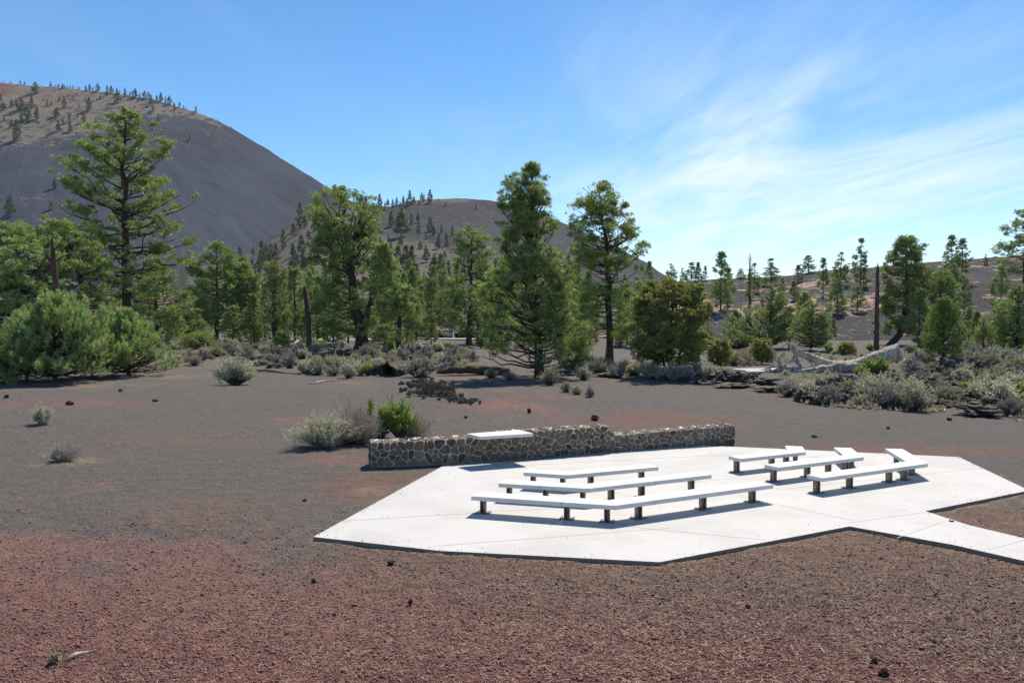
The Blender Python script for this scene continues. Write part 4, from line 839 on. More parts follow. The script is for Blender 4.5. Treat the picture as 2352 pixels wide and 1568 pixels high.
# pine with a dead bare top
pd_ = on_hill('cinder_slope', 1722, 704); mp_ = pd_[1] / FPX
place_tree('dead_topped_pine', 'thin pine whose top is bare and dead, standing over a bushy pine on the slope', 'pine tree',
           crown_tree(77, 118 * mp_, [(20 * mp_, 6 * mp_, 14 * mp_), (50 * mp_, 12 * mp_, 10 * mp_), (75 * mp_, 3 * mp_, 3 * mp_)], [(0, 0, 0), (118 * mp_, 0, 0)], 3.2 * mp_, 30, .42, 8, .09,
                      forks=[[(0, 0, h * mp_, .6 * mp_), (dx * mp_ * .5, 0, (h + r) * mp_, .5 * mp_), (dx * mp_, 0, (h + r * 1.4) * mp_, .25 * mp_)] for h, dx, r in ((82, -16, 1), (92, 10, 6), (96, -9, 8), (100, 8, 9), (88, 15, 9), (104, -6, 8), (106, 5, 8))]), pd_)
BELT = [(395, 780, 120, 60), (428, 778, 105, 50), (468, 780, 130, 55), (590, 780, 150, 50), (608, 782, 110, 40), (655, 782, 135, 45), (695, 784, 120, 44), (728, 785, 130, 46), (752, 784, 150, 50), (775, 783, 120, 55), (870, 784, 150, 60),
        (945, 784, 140, 55), (968, 780, 110, 40), (1000, 776, 125, 40), (1110, 785, 170, 70), (1130, 784, 120, 60), (1160, 786, 150, 70), (1300, 790, 150, 70), (1330, 786, 130, 60), (1355, 790, 150, 55),
        (1440, 792, 120, 60), (1470, 790, 135, 56), (1495, 786, 110, 50), (330, 790, 130, 70), (270, 792, 120, 70), (240, 790, 160, 70), (400, 790, 80, 60), (1690, 792, 80, 50), (1700, 786, 60, 40), (2110, 795, 110, 60), (2225, 800, 90, 50), (2290, 802, 100, 50), (415, 788, 90, 64), (455, 790, 80, 60), (535, 790, 80, 60), (585, 790, 95, 60), (700, 792, 70, 50), (765, 790, 95, 64), (800, 788, 90, 60), (885, 790, 85, 60), (955, 790, 95, 60), (990, 789, 80, 40), (1095, 790, 95, 60), (1150, 792, 110, 70), (1345, 795, 100, 60), (1425, 797, 90, 60), (1465, 797, 95, 60), (1500, 795, 90, 56), (1625, 800, 70, 46), (1715, 798, 80, 50), (1812, 800, 80, 50), (2135, 800, 80, 56), (2240, 803, 80, 50), (2320, 806, 90, 60)]
rb_ = random.Random(9)
for i, (u, v, hp, wp) in enumerate(BELT):
    p = G(u, v); mp = p[1] / FPX; k = i % 8; root = thing('belt_pine', 'ponderosa pine in the dense belt of trees across the far side of the clearing', 'pine tree', tuple(p), 'pines in the belt behind the clearing')
    root.scale = (wp * mp / 7,) * 2 + (hp * mp / 15 * (1.0 + .1 * (i % 3)),); root.rotation_euler = (0, 0, rb_.uniform(0, 6.28)); link('trunk', SLOPE_P[k][0], root); link('crown', SLOPE_P[k][1], root)
BC_SKY = [(188, 140, 35), (225, 145, 28), (95, 135, 18), (465, 175, 45), (510, 172, 22), (538, 178, 28), (595, 180, 25), (622, 182, 20), (672, 190, 28), (712, 195, 22), (730, 195, 22), (788, 225, 45), (825, 200, 50), (855, 210, 28), (900, 212, 65),
          (985, 225, 50), (1022, 240, 60), (1045, 215, 25), (1075, 225, 45), (1100, 220, 30), (1150, 275, 75), (1195, 232, 32), (1238, 285, 80), (1285, 255, 35), (1328, 275, 60), (1365, 275, 55), (1440, 300, 40), (1480, 312, 75), (1520, 312, 50),
          (1558, 345, 70), (1598, 335, 28), (1650, 355, 45), (1688, 350, 25), (1712, 372, 14), (1800, 415, 48), (2000, 480, 12), (2130, 552, 12), (30, 138, 14), (350, 162, 14), (570, 190, 20), (645, 188, 22)]
BC_IN = [(320, 255, 105), (485, 205, 25), (575, 210, 45), (5, 310, 55), (18, 400, 70), (42, 400, 60), (103, 370, 68), (145, 355, 60), (185, 405, 120), (288, 380, 105), (248, 485, 140), (330, 485, 115), (190, 515, 100), (98, 555, 70), (30, 495, 55),
         (430, 360, 60), (470, 360, 38), (543, 320, 40), (588, 385, 100), (662, 305, 30), (725, 385, 38), (815, 405, 115), (920, 300, 35), (980, 275, 45), (1075, 335, 105), (1385, 360, 95), (1405, 415, 60), (1265, 330, 30), (1605, 405, 60), (1235, 385, 30),
         (513, 468, 92), (575, 530, 60), (632, 515, 75), (765, 515, 95), (710, 468, 50), (470, 520, 45), (532, 595, 95), (640, 600, 85), (875, 510, 45), (1450, 495, 55), (400, 318, 30), (630, 275, 22), (500, 235, 20), (870, 255, 25)]
c1 = lambda x, y: (.25 * x, 156.8 + .25 * y)
for x, y, h in BC_SKY: hill_tree('far', 'cinder_cone', *c1(x, y + 6), h * .25 + 1.5, None, 'small dark pine on the skyline rim of the big cinder cone', 'pines along the cone rim')
for x, y, h in BC_IN: hill_tree('far', 'cinder_cone', *c1(x, y), h * .25, None, 'small dark pine on the tan grassy upper flank of the big cinder cone', 'pines on the grassy cone flank')
for x, y, h, lb in ((145, 680, 185, 'pine with a long bare trunk at the lower edge of the grassy cone belt'), (1735, 680, 62, 'tiny lone pine on the smooth bare grey flank near the cone crest'),
                    (485, 1110, 90, 'upper of two lone dark pines on the bare cone flank beside the tallest pine'), (450, 1310, 85, 'lower of two lone dark pines on the bare cone flank beside the tallest pine'),
                    (65, 1360, 185, 'broad lone pine on the bare cone flank at the far left edge')):
    hill_tree('far', 'cinder_cone', *c1(x, y), h * .25, None, lb)
c3 = lambda x, y: (548.8 + .25 * x, 392 + .25 * y)
MR_SKY = [(1295, 345, 125), (1368, 330, 70), (1340, 365, 70), (1412, 345, 80), (1448, 322, 75), (1510, 312, 75), (1570, 312, 125), (1608, 300, 65), (1680, 285, 80), (1700, 285, 70), (1755, 298, 120), (1655, 315, 45), (1835, 278, 25), (1480, 320, 40), (1540, 310, 50)]
MR_UP = [(575, 285, 35), (560, 520, 220), (500, 605, 120), (405, 720, 180), (1400, 520, 140), (1583, 500, 100), (1645, 480, 95), (1650, 580, 110), (1755, 560, 135), (1785, 600, 95), (1860, 570, 75), (1960, 600, 95), (1905, 700, 125), (1830, 720, 140),
         (1720, 630, 50), (1665, 720, 75), (1375, 660, 60), (1385, 800, 140), (1485, 690, 90), (640, 640, 90), (610, 520, 100), (690, 560, 110), (750, 640, 120), (820, 600, 90), (1260, 560, 110), (1180, 640, 120), (1120, 700, 130), (1300, 700, 100)]
MR_LO = [(1460, 860, 180), (1590, 990, 300), (1530, 950, 260), (1720, 840, 150), (1790, 1000, 240), (1855, 1030, 270), (1890, 800, 70), (1925, 990, 160), (490, 790, 120), (210, 900, 250), (290, 820, 150), (330, 830, 160), (175, 950, 150), (480, 930, 130),
         (540, 890, 110), (500, 780, 110), (570, 770, 180), (600, 900, 130), (650, 900, 140), (690, 870, 110), (720, 860, 90), (130, 780, 80), (10, 800, 100), (245, 860, 190), (270, 930, 180), (120, 900, 90), (60, 860, 80), (850, 900, 150), (900, 980, 180),
         (1000, 900, 170), (1080, 820, 150), (780, 960, 150), (1650, 1180, 200), (1750, 1290, 240), (1840, 1200, 210), (1900, 1130, 190), (1700, 1080, 150), (1480, 1180, 240), (720, 1130, 200), (700, 1290, 230), (800, 1240, 200), (640, 1200, 190), (1960, 1250, 220),
         (1560, 1330, 230), (1640, 1400, 260), (1720, 1460, 260), (1870, 1400, 300), (1930, 1470, 260), (780, 1420, 230), (700, 1460, 240), (900, 1300, 240), (1420, 1380, 220), (1990, 1080, 180), (2060, 1000, 180), (2150, 960, 160), (2500, 950, 200), (2600, 1060, 200),
         (2900, 950, 190), (3000, 1050, 220), (3100, 1130, 230), (3400, 1200, 230), (3550, 1130, 180), (3680, 1220, 200), (3450, 1330, 260), (3650, 1350, 230)]
rm = random.Random(77)
for _ in range(75):
    uu = rm.uniform(570, 1330); vv = 610 + 140 * rm.random() ** .8
    if vv < interp(uu, RM) + 70: continue
    MR_LO.append(((uu - 548.8) * 4, (vv - 392) * 4, (75 + (vv - 600) * 1.1) * rm.uniform(1.2, 2.0)))
for x, y, h in MR_SKY: hill_tree('far', 'tree_covered_ridge', *c3(x, y + 4), h * .25, None, 'dark pine on the skyline crest of the middle ridge', 'pines along the middle ridge crest', k=None)
for x, y, h in MR_UP: hill_tree('far', 'tree_covered_ridge', *c3(x, y), h * .25, None, 'grey-green pine on the upper half of the middle ridge', 'pines on the upper middle ridge')
for x, y, h in MR_LO: hill_tree('slope' if y > 1000 else 'far', 'tree_covered_ridge', *c3(x, y), h * .25, None, 'pine on the lower half of the middle ridge behind the footpath', 'pines on the lower middle ridge')
for x, y, h, lb in ((1490, 610, 260, 'largest pine high on the middle ridge, with a wide skirt and dark shadow'), (1897, 335, 45, 'left of two tiny pines alone on the smooth bare top of the middle ridge'), (2180, 358, 40, 'right of two tiny pines alone on the smooth bare top of the middle ridge')):
    hill_tree('far', 'tree_covered_ridge', *c3(x, y), h * .25, (36 if h > 100 else None), lb)
# ------------------------------------------------------------------ shrubs and grasses
def shrub(seed, H, W_, ns, leaf=.05, nleaf=10, lean=1.0, twig=.012, wisp=.3, upright=.0, leafw=.5, flat=1.0):
    rng = np.random.default_rng(seed); sb, fb = MB(), MB()
    th = rng.random(ns) * 2 * np.pi; ln = np.sqrt(rng.random(ns)) * lean
    lob = 1 + .30 * np.sin(th * 2 + rng.random() * 6) * ln + .22 * np.sin(th * 5 + rng.random() * 6)
    h = H * (1 - .38 * ln ** 2) * rng.uniform(.55, 1.08, ns) * (.85 + .2 * np.sin(th * 3 + seed))
    r = W_ / 2 * ln * rng.uniform(.75, 1.1, ns) * lob
    b0 = np.stack([np.cos(th) * r * .12, np.sin(th) * r * .12 * flat, np.full(ns, -.04)], -1)
    tp = np.stack([np.cos(th) * r, np.sin(th) * r * flat, h], -1)
    md = b0 + (tp - b0) * .5; md[:, 2] += h * .04 * ln; md += rng.normal(size=md.shape) * H * .03
    def ribbon(a, b_, w0, w1, ti, mb):
        d = unit(b_ - a); s = unit(np.cross(d, rng.normal(size=d.shape)))
        V = np.stack([a - s * w0, a + s * w0, b_ + s * w1, b_ - s * w1], 1).reshape(-1, 3)
        mb.add(V, np.arange(len(V)).reshape(-1, 4), np.repeat(ti, 4))
    t0 = rng.random(ns)
    ribbon(b0, md, twig * 1.6, twig * 1.1, t0 * .5, sb); ribbon(md, tp, twig * 1.1, twig * .4, t0 * .6 + .3, sb)
    nt_ = 3; a = np.repeat(md + (tp - md) * rng.uniform(0, .5, (ns, 1)), nt_, 0); L = np.repeat(h, nt_) * rng.uniform(.2, .42, ns * nt_)
    d = unit(np.repeat(unit(tp - b0), nt_, 0) + rng.normal(size=(ns * nt_, 3)) * .45 + [0, 0, .15]); e = a + d * L[:, None]
    ribbon(a, e, twig * .7, twig * .3, rng.random(ns * nt_) * .6 + .3, sb)
    if nleaf:
        for A, B in ((md, tp), (a, e)):
            n = len(A); f = rng.uniform(.15, 1.05, (n, nleaf, 1)); C = (A[:, None] + (B - A)[:, None] * f).reshape(-1, 3)
            D = np.repeat(unit(B - A), nleaf, 0); keep = C[:, 2] > .03
            tufts(fb, rng, C[keep], D[keep], leaf, 1, leaf * leafw, rng.random(keep.sum()), .55, .2)
    return sb, fb
def shrub_thing(name, label, cat, b, loc, leaf='sage', stem='stem', group=None):
    root = thing(name, label, cat, tuple(loc), group)
    link('stems', b[0].mesh('stems', M[stem]), root)
    if b[1].n: link('foliage', b[1].mesh('foliage', M[leaf]), root)
    return root
SAGE = []
for k in range(9):
    sz = [(1.0, 1.3), (.8, 1.2), (1.2, 1.5), (.7, 1.1), (1.1, 1.1), (.9, 1.6), (.6, .9), (1.3, 1.7), (.8, 1.0)][k]
    b = shrub(300 + k, sz[0], sz[1], 130, .075, 6, 1.0, .009)
    SAGE.append((b[0].mesh('stems_sage', M['stem']), b[1].mesh('foliage_sage', M[('sage_grey', 'sage', 'sage_pale')[k % 3]]), sz))
BRT = []
for k in range(3):
    b = shrub(330 + k, 1.0, 1.1, 80, .10, 7, .9, .012); BRT.append((b[0].mesh('stems_bright', M['stem']), b[1].mesh('foliage_bright', M['green_leaf']), (1.0, 1.1)))
def bush_at(pool, k, u, v, hpx, wpx, name, label, cat, group):
    st_, fo, sz = pool[k % len(pool)]; p = G(u, v); mp = p[1] / FPX; root = thing(name, label, cat, (p[0], p[1], p[2] - .02), group)
    root.scale = (wpx * mp / sz[1],) * 2 + (hpx * mp / sz[0],); root.rotation_euler = (0, 0, (u * 7.3 + v) % 6.28)
    link('stems', st_, root); link('foliage', fo, root)

b = shrub(401, 2.15, 2.7, 420, .10, 9, 1.0, .013); shrub_thing('round_bush', 'big round grey-green bush standing alone on the dark cinders with its shadow beneath', 'bush', b, G(541, 884), 'sage_pale')
b = shrub(402, .95, 1.05, 150, .06, 7, .85, .007); shrub_thing('grass_tuft', 'pale green grassy bush alone on the cinders at far left above the dried twig bush', 'bush', b, G(98, 975), 'sage_pale', 'dead')
b = shrub(403, .62, 1.5, 320, .03, 2, 1.05, .007, flat=.7); shrub_thing('dried_bush', 'low dried lilac-grey twig bush lying in straw litter near the left edge', 'bush', b, G(148, 1058), 'sage_grey', 'dead')
b = shrub(404, 1.35, 2.5, 620, .055, 8, 1.05, .006); shrub_thing('sagebrush', 'wide pale silver-green sagebrush at the left of the clump beside the stone wall', 'bush', b, G(742, 1026), 'sage_pale', 'dead')
b = shrub(405, 1.5, 2.3, 560, .04, 3, 1.0, .007); shrub_thing('twiggy_bush', 'tall bare twiggy grey bush in the middle of the clump behind the wall end', 'bush', b, G(826, 1016), 'sage_grey', 'dead')
b = shrub(411, 2.2, .8, 26, .05, 3, .7, .007); shrub_thing('dry_stalks', 'wispy dry stalks rising highest above the twiggy bush by the wall', 'dry plant', b, G(800, 1012), 'sage_grey', 'dead')
b = shrub(406, 1.62, 1.7, 130, .075, 16, .8, .012, leafw=.6); shrub_thing('green_shrub', 'bright yellow-green leafy shrub right behind the left end of the stone wall', 'shrub', b, G(918, 1006), 'green_leaf')
b = shrub(412, 1.35, .8, 70, .075, 14, .7, .012, leafw=.6); shrub_thing('green_shrub', 'smaller yellow-green shrub between the pine sapling and the brightest shrub by the wall', 'shrub', b, G(880, 1006), 'green_leaf')
b = shrub(407, 1.0, 1.9, 300, .04, 3, 1.0, .006); shrub_thing('twiggy_bush', 'thin grey twigs spreading right of the bright green shrub behind the wall', 'bush', b, G(952, 1002), 'sage_grey', 'dead')
p = G(851, 1002); sap = MB(); sf = MB(); rg = np.random.default_rng(8); sap.tube([(0, 0, 0), (.02, 0, .7), (0, 0, 1.4)], [.022, .016, .01], 6)
Cs = np.array([[rg.normal() * .05, rg.normal() * .05, z] for z in np.linspace(.75, 1.45, 60)]); tufts(sf, rg, Cs, np.tile([[0, 0, 1.0]], (60, 1)), .2, 12, .009, None, .7, .35)
place_tree('pine_sapling', 'single bottlebrush pine sapling sticking up out of the grey bush behind the wall', 'sapling', (sap, sf, 'bark', 'needle_bright'), p)
for k, (u, v, hp, wp, lb) in enumerate(((1300, 902, 30, 30, 'pale grassy shrub at the right edge of the pointed pine shadow, leftmost of its trio'), (1325, 906, 26, 34, 'pale grassy shrub in the middle of the trio right of the pointed pine'),
                            (1355, 912, 28, 24, 'small pale shrub at the right end of the trio beside the pointed pine shadow'), (1262, 884, 48, 46, 'dark grey bush against the foot of the pointed pine trunk'), (1340, 872, 40, 44, 'grey-green bush under the bright pine right of the pointed pine'))):
    bush_at(SAGE, k + 1, u, v, hp, wp, 'sagebrush', lb, 'bush', None)
for k, (u, v, hp, wp, lb) in enumerate(((965, 866, 48, 90, 'big sagebrush filling the gap between the hollow log and the cracked log'), (1128, 868, 26, 40, 'sagebrush overlapping the right half of the cracked log'), (1090, 856, 30, 60, 'wide sagebrush just behind the cracked log'),
        (860, 850, 34, 46, 'sagebrush directly behind the hollow log\'s left end'), (1010, 846, 34, 60, 'pale sagebrush behind the gap between the two logs'), (800, 868, 36, 38, 'upright grassy sagebrush left of the two dark logs'), (1170, 872, 24, 34, 'small sagebrush in the shade left of the pointed pine'))):
    bush_at(SAGE, k + 3, u, v, hp, wp, 'sagebrush', lb, 'bush', None)
# the sprout and the split stick on the red cinders in the corner
b = shrub(408, .20, .22, 26, .04, 6, .9, .004); shrub_thing('grey_sprout', 'tiny silver-green sprout on the red cinders next to the split stick', 'sprout', b, G(124, 1524), 'sage')
rng_b = random.Random(12)
def spread_pts(poly, n, mind, rng, tries=6000):
    out_ = []; us = [p[0] for p in poly]; vs = [p[1] for p in poly]
    for _ in range(tries):
        u, v = rng.uniform(min(us), max(us)), rng.uniform(min(vs), max(vs))
        if not bool(inpoly(np.array(u), np.array(v), poly)): continue
        s = (v - 740) / 100
        if all((u - a) ** 2 + ((v - b_) * 2.6) ** 2 > (mind * s) ** 2 for a, b_ in out_): out_.append((u, v))
        if len(out_) >= n: break
    return out_
ZONES = [
 ('left', [(395, 800), (480, 783), (560, 790), (700, 800), (760, 792), (900, 800), (1085, 800), (1095, 835), (1060, 856), (900, 862), (760, 864), (690, 858), (640, 835), (500, 832), (460, 838), (395, 842)], 125, 19,
  'grey-green sagebrush in the thicket between the round bush and the pointed pine', 'sagebrush thicket under the forked pine'),
 ('far', [(300, 800), (380, 774), (560, 764), (800, 768), (1000, 771), (1180, 772), (1180, 776), (900, 775), (700, 776), (560, 790), (330, 815)], 60, 14, 'pale grey sagebrush in the far strip under the round topped pines', 'sagebrush under the round topped pines'),
 ('mid', [(1330, 850), (1380, 842), (1460, 850), (1540, 868), (1660, 862), (1640, 876), (1540, 878), (1400, 866)], 16, 26, 'sagebrush along the cinder edge near the olive juniper', 'sagebrush around the juniper'),
 ('right', [(1780, 890), (1790, 862), (1900, 855), (1960, 862), (2010, 842), (2120, 842), (2352, 830), (2400, 850), (2400, 955), (2330, 962), (2240, 925), (2150, 945), (2000, 942), (1920, 935), (1840, 925), (1790, 905)], 84, 26,
  'grey-green sagebrush among the lava rocks in front of the fallen tree', 'sagebrush among the lava rocks'),
 ('behind', [(1640, 838), (1700, 815), (1800, 812), (1960, 812), (2020, 808), (2352, 800), (2380, 835), (2080, 838), (1900, 826), (1800, 836), (1660, 842)], 60, 22, 'sagebrush on the flat between the fallen tree and the foot of the cinder slope', 'sagebrush behind the fallen tree')]
for nm, poly, n, md_, lb, gr in ZONES:
    for i, (u, v) in enumerate(spread_pts(poly, n, md_, rng_b)):
        mp = (v - 720) / CAMH   # px per metre
        H_ = rng_b.uniform(.7, 1.6)
        if 1770 < u < 2090 and v < 900: H_ *= .42
        if 1780 < u < 2075 and v < 884 and nm == 'right' and i % 3: continue
        if 1012 < u < 1066 and v < 815: H_ = min(H_, .5 if v > 798 else .25)
        bush_at(SAGE, rng_b.randrange(9), u, v, H_ * mp, H_ * rng_b.uniform(1.1, 1.7) * mp, 'sagebrush', lb, 'bush', gr)
for k, (u, v, hp, wp, lb) in enumerate(((729, 856, 38, 36, 'bright yellow-green shrub at the thicket edge above the curled wood piece'), (846, 862, 34, 38, 'bright green shrub just left of the hollow log'), (895, 808, 34, 38, 'light green shrub between the forked pine and the shorter full pine'),
        (2015, 862, 50, 66, 'yellow-green feathery shrub in front of the fallen log'), (1978, 866, 30, 34, 'small yellow-green shrub left of the feathery one before the fallen log'), (2215, 905, 34, 40, 'bright green shrub in front of the lava ledge on the right'),
        (2348, 928, 58, 60, 'brightest green shrub cut by the right picture edge'), (2000, 806, 20, 24, 'small green shrub right by the foot of the tall bare snag'), (1905, 812, 26, 26, 'green shrub behind the raised end of the fallen tree'), (1370, 852, 22, 30, 'low green shrub between the two trunks of the open and pointed pines'),
        (1452, 862, 26, 40, 'low green shrub at the left foot of the olive juniper'), (740, 806, 28, 30, 'green shrub at the foot of the tall grey snag'))):
    bush_at(BRT, k, u, v, hp, wp, 'green_shrub', lb, 'shrub', None)
# low dry ground cover in the sage belt and small tufts on the hills
def ground_cover():
    rng = np.random.default_rng(44); mb = MB()
    for poly, n, ymul in ((ZONES[0][1], 1300, 1), (ZONES[3][1], 1500, 1), (ZONES[4][1], 1100, 1), (ZONES[1][1], 500, 1)):
        us = [p[0] for p in poly]; vs = [p[1] for p in poly]
        U = rng.uniform(min(us), max(us), n * 3); V = rng.uniform(min(vs) + 2, max(vs), n * 3); k = inpoly(U, V, poly); U, V = U[k][:n], V[k][:n]
        pts = np.array([P(u, v) for u, v in zip(U, V)]); pts[:, 2] = gz(pts[:, 0], pts[:, 1])
        tufts(mb, rng, pts, np.tile([[0, 0, 1.0]], (len(pts), 1)), rng.uniform(.15, .42, len(pts)), 8, .05, rng.random(len(pts)), .6, .4)
    stuff(link('dry_grass', mb.mesh('dry_grass', M['sage'])), 'low dry grey-green grass between the sagebrush and lava rocks', 'grass')
    mb = MB()
    for hn, n, uu, vv, sz in (('cinder_slope', 900, (1500, 2380), (600, 780), (.3, .8)), ('tree_covered_ridge', 1500, (560, 1500), (470, 770), (.5, 1.6)), ('cinder_cone', 1500, (-20, 520), (190, 345), (.9, 2.4))):
        pts, S = [], []
        for _ in range(n):
            u, v = rng.uniform(*uu), rng.uniform(*vv); q = on_hill(hn, u, v)
            vr_ = interp(u, {'cinder_slope': RS, 'tree_covered_ridge': RM, 'cinder_cone': RB}[hn])
            if v < vr_ + 1: continue
            pts.append(q); S.append(rng.uniform(*sz))
        pts = np.array(pts); tufts(mb, rng, pts, np.tile([[0, 0, 1.0]], (len(pts), 1)), np.array(S), 9, .22, rng.random(len(pts)), .9, .1)
    stuff(link('hillside_scrub', mb.mesh('hillside_scrub', M['sage'])), 'tiny pale scrub dotted over the hillsides', 'scrub')
ground_cover()

# ------------------------------------------------------------------ lava rocks
def rock_mesh(seed, name, m, flat=.6, sub=4, rug=.35, fr=1.6):
    rng = random.Random(seed); import bmesh
    bm = bmesh.new(); bmesh.ops.create_icosphere(bm, subdivisions=sub, radius=1.0)
    o = Vector((rng.random() * 50, rng.random() * 50, rng.random() * 50)); ax, ay = rng.uniform(.75, 1.25), rng.uniform(.7, 1.1)
    for v in bm.verts:
        d = v.co.normalized(); r = 1 + rug * mnoise.fractal(d * fr + o, .8, 2.2, 5) * 1.1 - rug * .5 * abs(mnoise.noise(d * fr * 3 + o)) * 1.6
        c = d * max(r, .3); st_ = mnoise.noise(c * 4 + o) * .12 * rug * 2
        v.co = Vector((c.x * ax * (1 + st_), c.y * ay * (1 + st_), c.z * flat))
    me = bpy.data.meshes.new(name); bm.to_mesh(me); bm.free(); me.materials.append(m); return me
LR = [rock_mesh(500 + k, 'lava', M['lava'], [.55, .45, .7, .5, .62, .4][k], 4, .75, 1.7) for k in range(6)]
LS = [rock_mesh(520 + k, 'lava_chunk', M['lava_heap'], [.8, .7, .9, .6][k], 3, .95, 1.9) for k in range(4)]
RR = [rock_mesh(540 + k, 'red_chunk', M['lava_red'], [.7, .6, .5][k], 3, .6, 1.6) for k in range(3)]
def rock_at(pool, k, u, v, wpx, hpx, label, name='lava_rock', group=None, cat='rock', sink=.35):
    p = G(u, v); mp = p[1] / FPX; me = pool[k % len(pool)]; o = link(name, me, None, (p[0], p[1], p[2] + hpx * mp * .5 * (1 - sink)))
    xs = [abs(c) for c in (0.0,)]; o.scale = (wpx * mp * .5, wpx * mp * .42, hpx * mp * .75 / .6 * .6); o.rotation_euler = (0, 0, (u * 1.7 + v * 3.1 + k) % 6.28)
    return tag(o, label, cat, group)
PL = ['lava ledge', 'jagged lava outcrop', 'low lava slab']
OC = [(2225, 905, 150, 34, 'long dark lava ledge with an overhanging shadow, largest of the right-hand lava rocks'), (2168, 896, 70, 34, 'rugged lava outcrop adjoining the left end of the longest ledge'), (2300, 892, 90, 26, 'lava ledge reaching the right picture edge behind the green shrub'),
      (2250, 955, 90, 34, 'dark mound shaped lava boulder nearest the open cinders on the right'), (2140, 932, 80, 24, 'broken black lava rocks left of the mound shaped boulder'), (2205, 925, 90, 20, 'low lava rock between the long ledge and the mound shaped boulder'),
      (2040, 880, 70, 26, 'brown topped lava boulder right below the feathery yellow-green shrub'), (1960, 905, 110, 18, 'flat cracked lava slab below the middle of the fallen tree'), (1900, 893, 60, 14, 'thin overhanging lava slab under the fallen crotch'),
      (2010, 918, 120, 16, 'low lava slab in the middle of the right-hand sagebrush'), (2060, 935, 90, 14, 'low lava rubble at the front edge of the right-hand sagebrush'), (1960, 936, 60, 10, 'lowest small lava rubble before the right-hand sagebrush'),
      (1590, 868, 60, 18, 'lava rock under the right skirt of the olive juniper'), (1650, 872, 70, 26, 'lava outcrop left of the pale footpath bend'), (1700, 875, 60, 24, 'dark lava outcrop in front of the pale footpath bend'), (1750, 882, 70, 22, 'lava outcrop at the left tips of the fallen tree'),
      (1620, 882, 60, 12, 'low lava rubble along the cinder edge right of the juniper'), (1690, 888, 80, 12, 'low lava rubble strip below the footpath bend'), (1770, 898, 80, 12, 'low lava rubble at the corner of the open cinders'), (1730, 868, 30, 20, 'small black lava knob beside the footpath bend'),
      (1680, 800, 60, 22, 'lava rocks at the foot of the cinder slope left of the crooked pine'), (1720, 812, 50, 16, 'small lava rocks behind the round shrub pine'),
      (570, 800, 60, 16, 'curved lava slab at the left of the thicket under the pines'), (615, 797, 46, 16, 'low lava slab between the curved slab and the black hollow one'), (640, 806, 56, 22, 'black hollow lava boulder right of the curved slabs'),
      (630, 846, 40, 18, 'tilted lava rocks right behind the round bush'), (600, 838, 36, 10, 'small lava rocks peeping over the round bush'), (770, 828, 70, 40, 'large black lava boulder at the foot of the forked old pine'), (755, 808, 40, 20, 'jagged lava knob on the large black boulder left of the forked pine'),
      (868, 862, 40, 34, 'lava rubble heaped against the open end of the hollow log'), (905, 830, 50, 14, 'lava rubble below the shorter full pine'), (1000, 776, 70, 10, 'dark lava bank behind the footpath, nearer the thin dark pine'), (1060, 774, 60, 12, 'dark lava bank behind the walking person'),
      (1400, 864, 60, 12, 'low lava rocks at the foot of the open crowned pine'), (1300, 862, 50, 12, 'low lava rocks half hidden under the pointed pine')]
for i, (u, v, w_, h_, lb) in enumerate(OC): rock_at(LR, i, u, v, w_, h_, lb, 'lava_outcrop')
ro = random.Random(31)
for i in range(34):
    u = ro.uniform(1840, 2370); v = 945 - (u < 2250) * 20 - ro.random() ** 1.3 * (45 if u < 2090 else 75); w_ = ro.uniform(35, 80)
    rock_at(LR, i, u, v, w_, w_ * ro.uniform(.4, .65), 'rough black lava rock among the right-hand sagebrush', 'lava_outcrop', 'small lava rocks in the right-hand sagebrush')
rp = random.Random(4)
for i in range(170):
    t_ = rp.random(); u = 945 + 135 * t_ + rp.gauss(0, 12); v = 888 + 38 * t_ + rp.gauss(0, 6 * (1.2 - t_)); s = rp.uniform(5, 13) * (1.15 - .4 * t_)
    r_ = rock_at(LS, i, u, v, s, s * rp.uniform(.6, 1.0), 'rough grey-black lava chunk in the long heap on the red cinders', 'lava_chunk', 'lava chunks heaped on the red cinders', sink=.2)
for i in range(95):
    t_ = rp.random(); u = 950 + 90 * t_ + rp.gauss(0, 8); v = 892 + 12 * t_ + rp.gauss(0, 4); s = rp.uniform(6, 13); r_ = rock_at(LS, i, u, v, s, s, 'rough grey-black lava chunk in the long heap on the red cinders', 'lava_chunk', 'lava chunks heaped on the red cinders', sink=.2); r_.location.z += rp.uniform(.02, .42)
SR = [(15, 913, 13, 8, 'little dark stone nearest the left edge on the reddish cinders'), (160, 930, 20, 11, 'dark stone on the cinders up and right from the grassy bush'), (357, 922, 15, 7, 'small flat dark stone right of centre between the grassy bush and the round bush'), (277, 899, 12, 7, 'small stone just below the young pines'),
      (1366, 965, 26, 14, 'jagged black rock alone behind the stepped middle of the stone wall'), (898, 1296, 20, 12, 'dark cinder lump left of centre below the plaza corner'), (720, 1336, 12, 9, 'small dark lump below the left tip of the plaza'), (942, 1388, 16, 14, 'dark red lump on the red cinders, larger of the two below the plaza'),
      (1070, 960, 12, 7, 'small dark stone below the lava heap'), (1215, 948, 12, 12, 'upright little stone right of the lava heap'), (1870, 1004, 16, 6, 'flat tan stone on the cinders behind the right-hand benches'), (2040, 985, 10, 8, 'small stone left of the mound shaped lava boulder'), (2180, 965, 12, 7, 'small stone in front of the lava mound'),
      (2186, 1205, 20, 13, 'reddish rock in the corner where the path leaves the plaza'), (1500, 1368, 8, 6, 'small pebble right below the front plaza corner'), (1718, 1395, 14, 8, 'small dark lump on the straw-littered foreground right of centre'), (2030, 1552, 30, 22, 'dark red lump near the bottom edge on the right'), (2010, 1520, 22, 14, 'small dark lump just above the red lump near the bottom edge'),
      (700, 1150, 12, 5, 'flat dark chip on the cinders left of the plaza'), (1010, 1060, 10, 5, 'tiny dark chip near the foot of the wall end')]
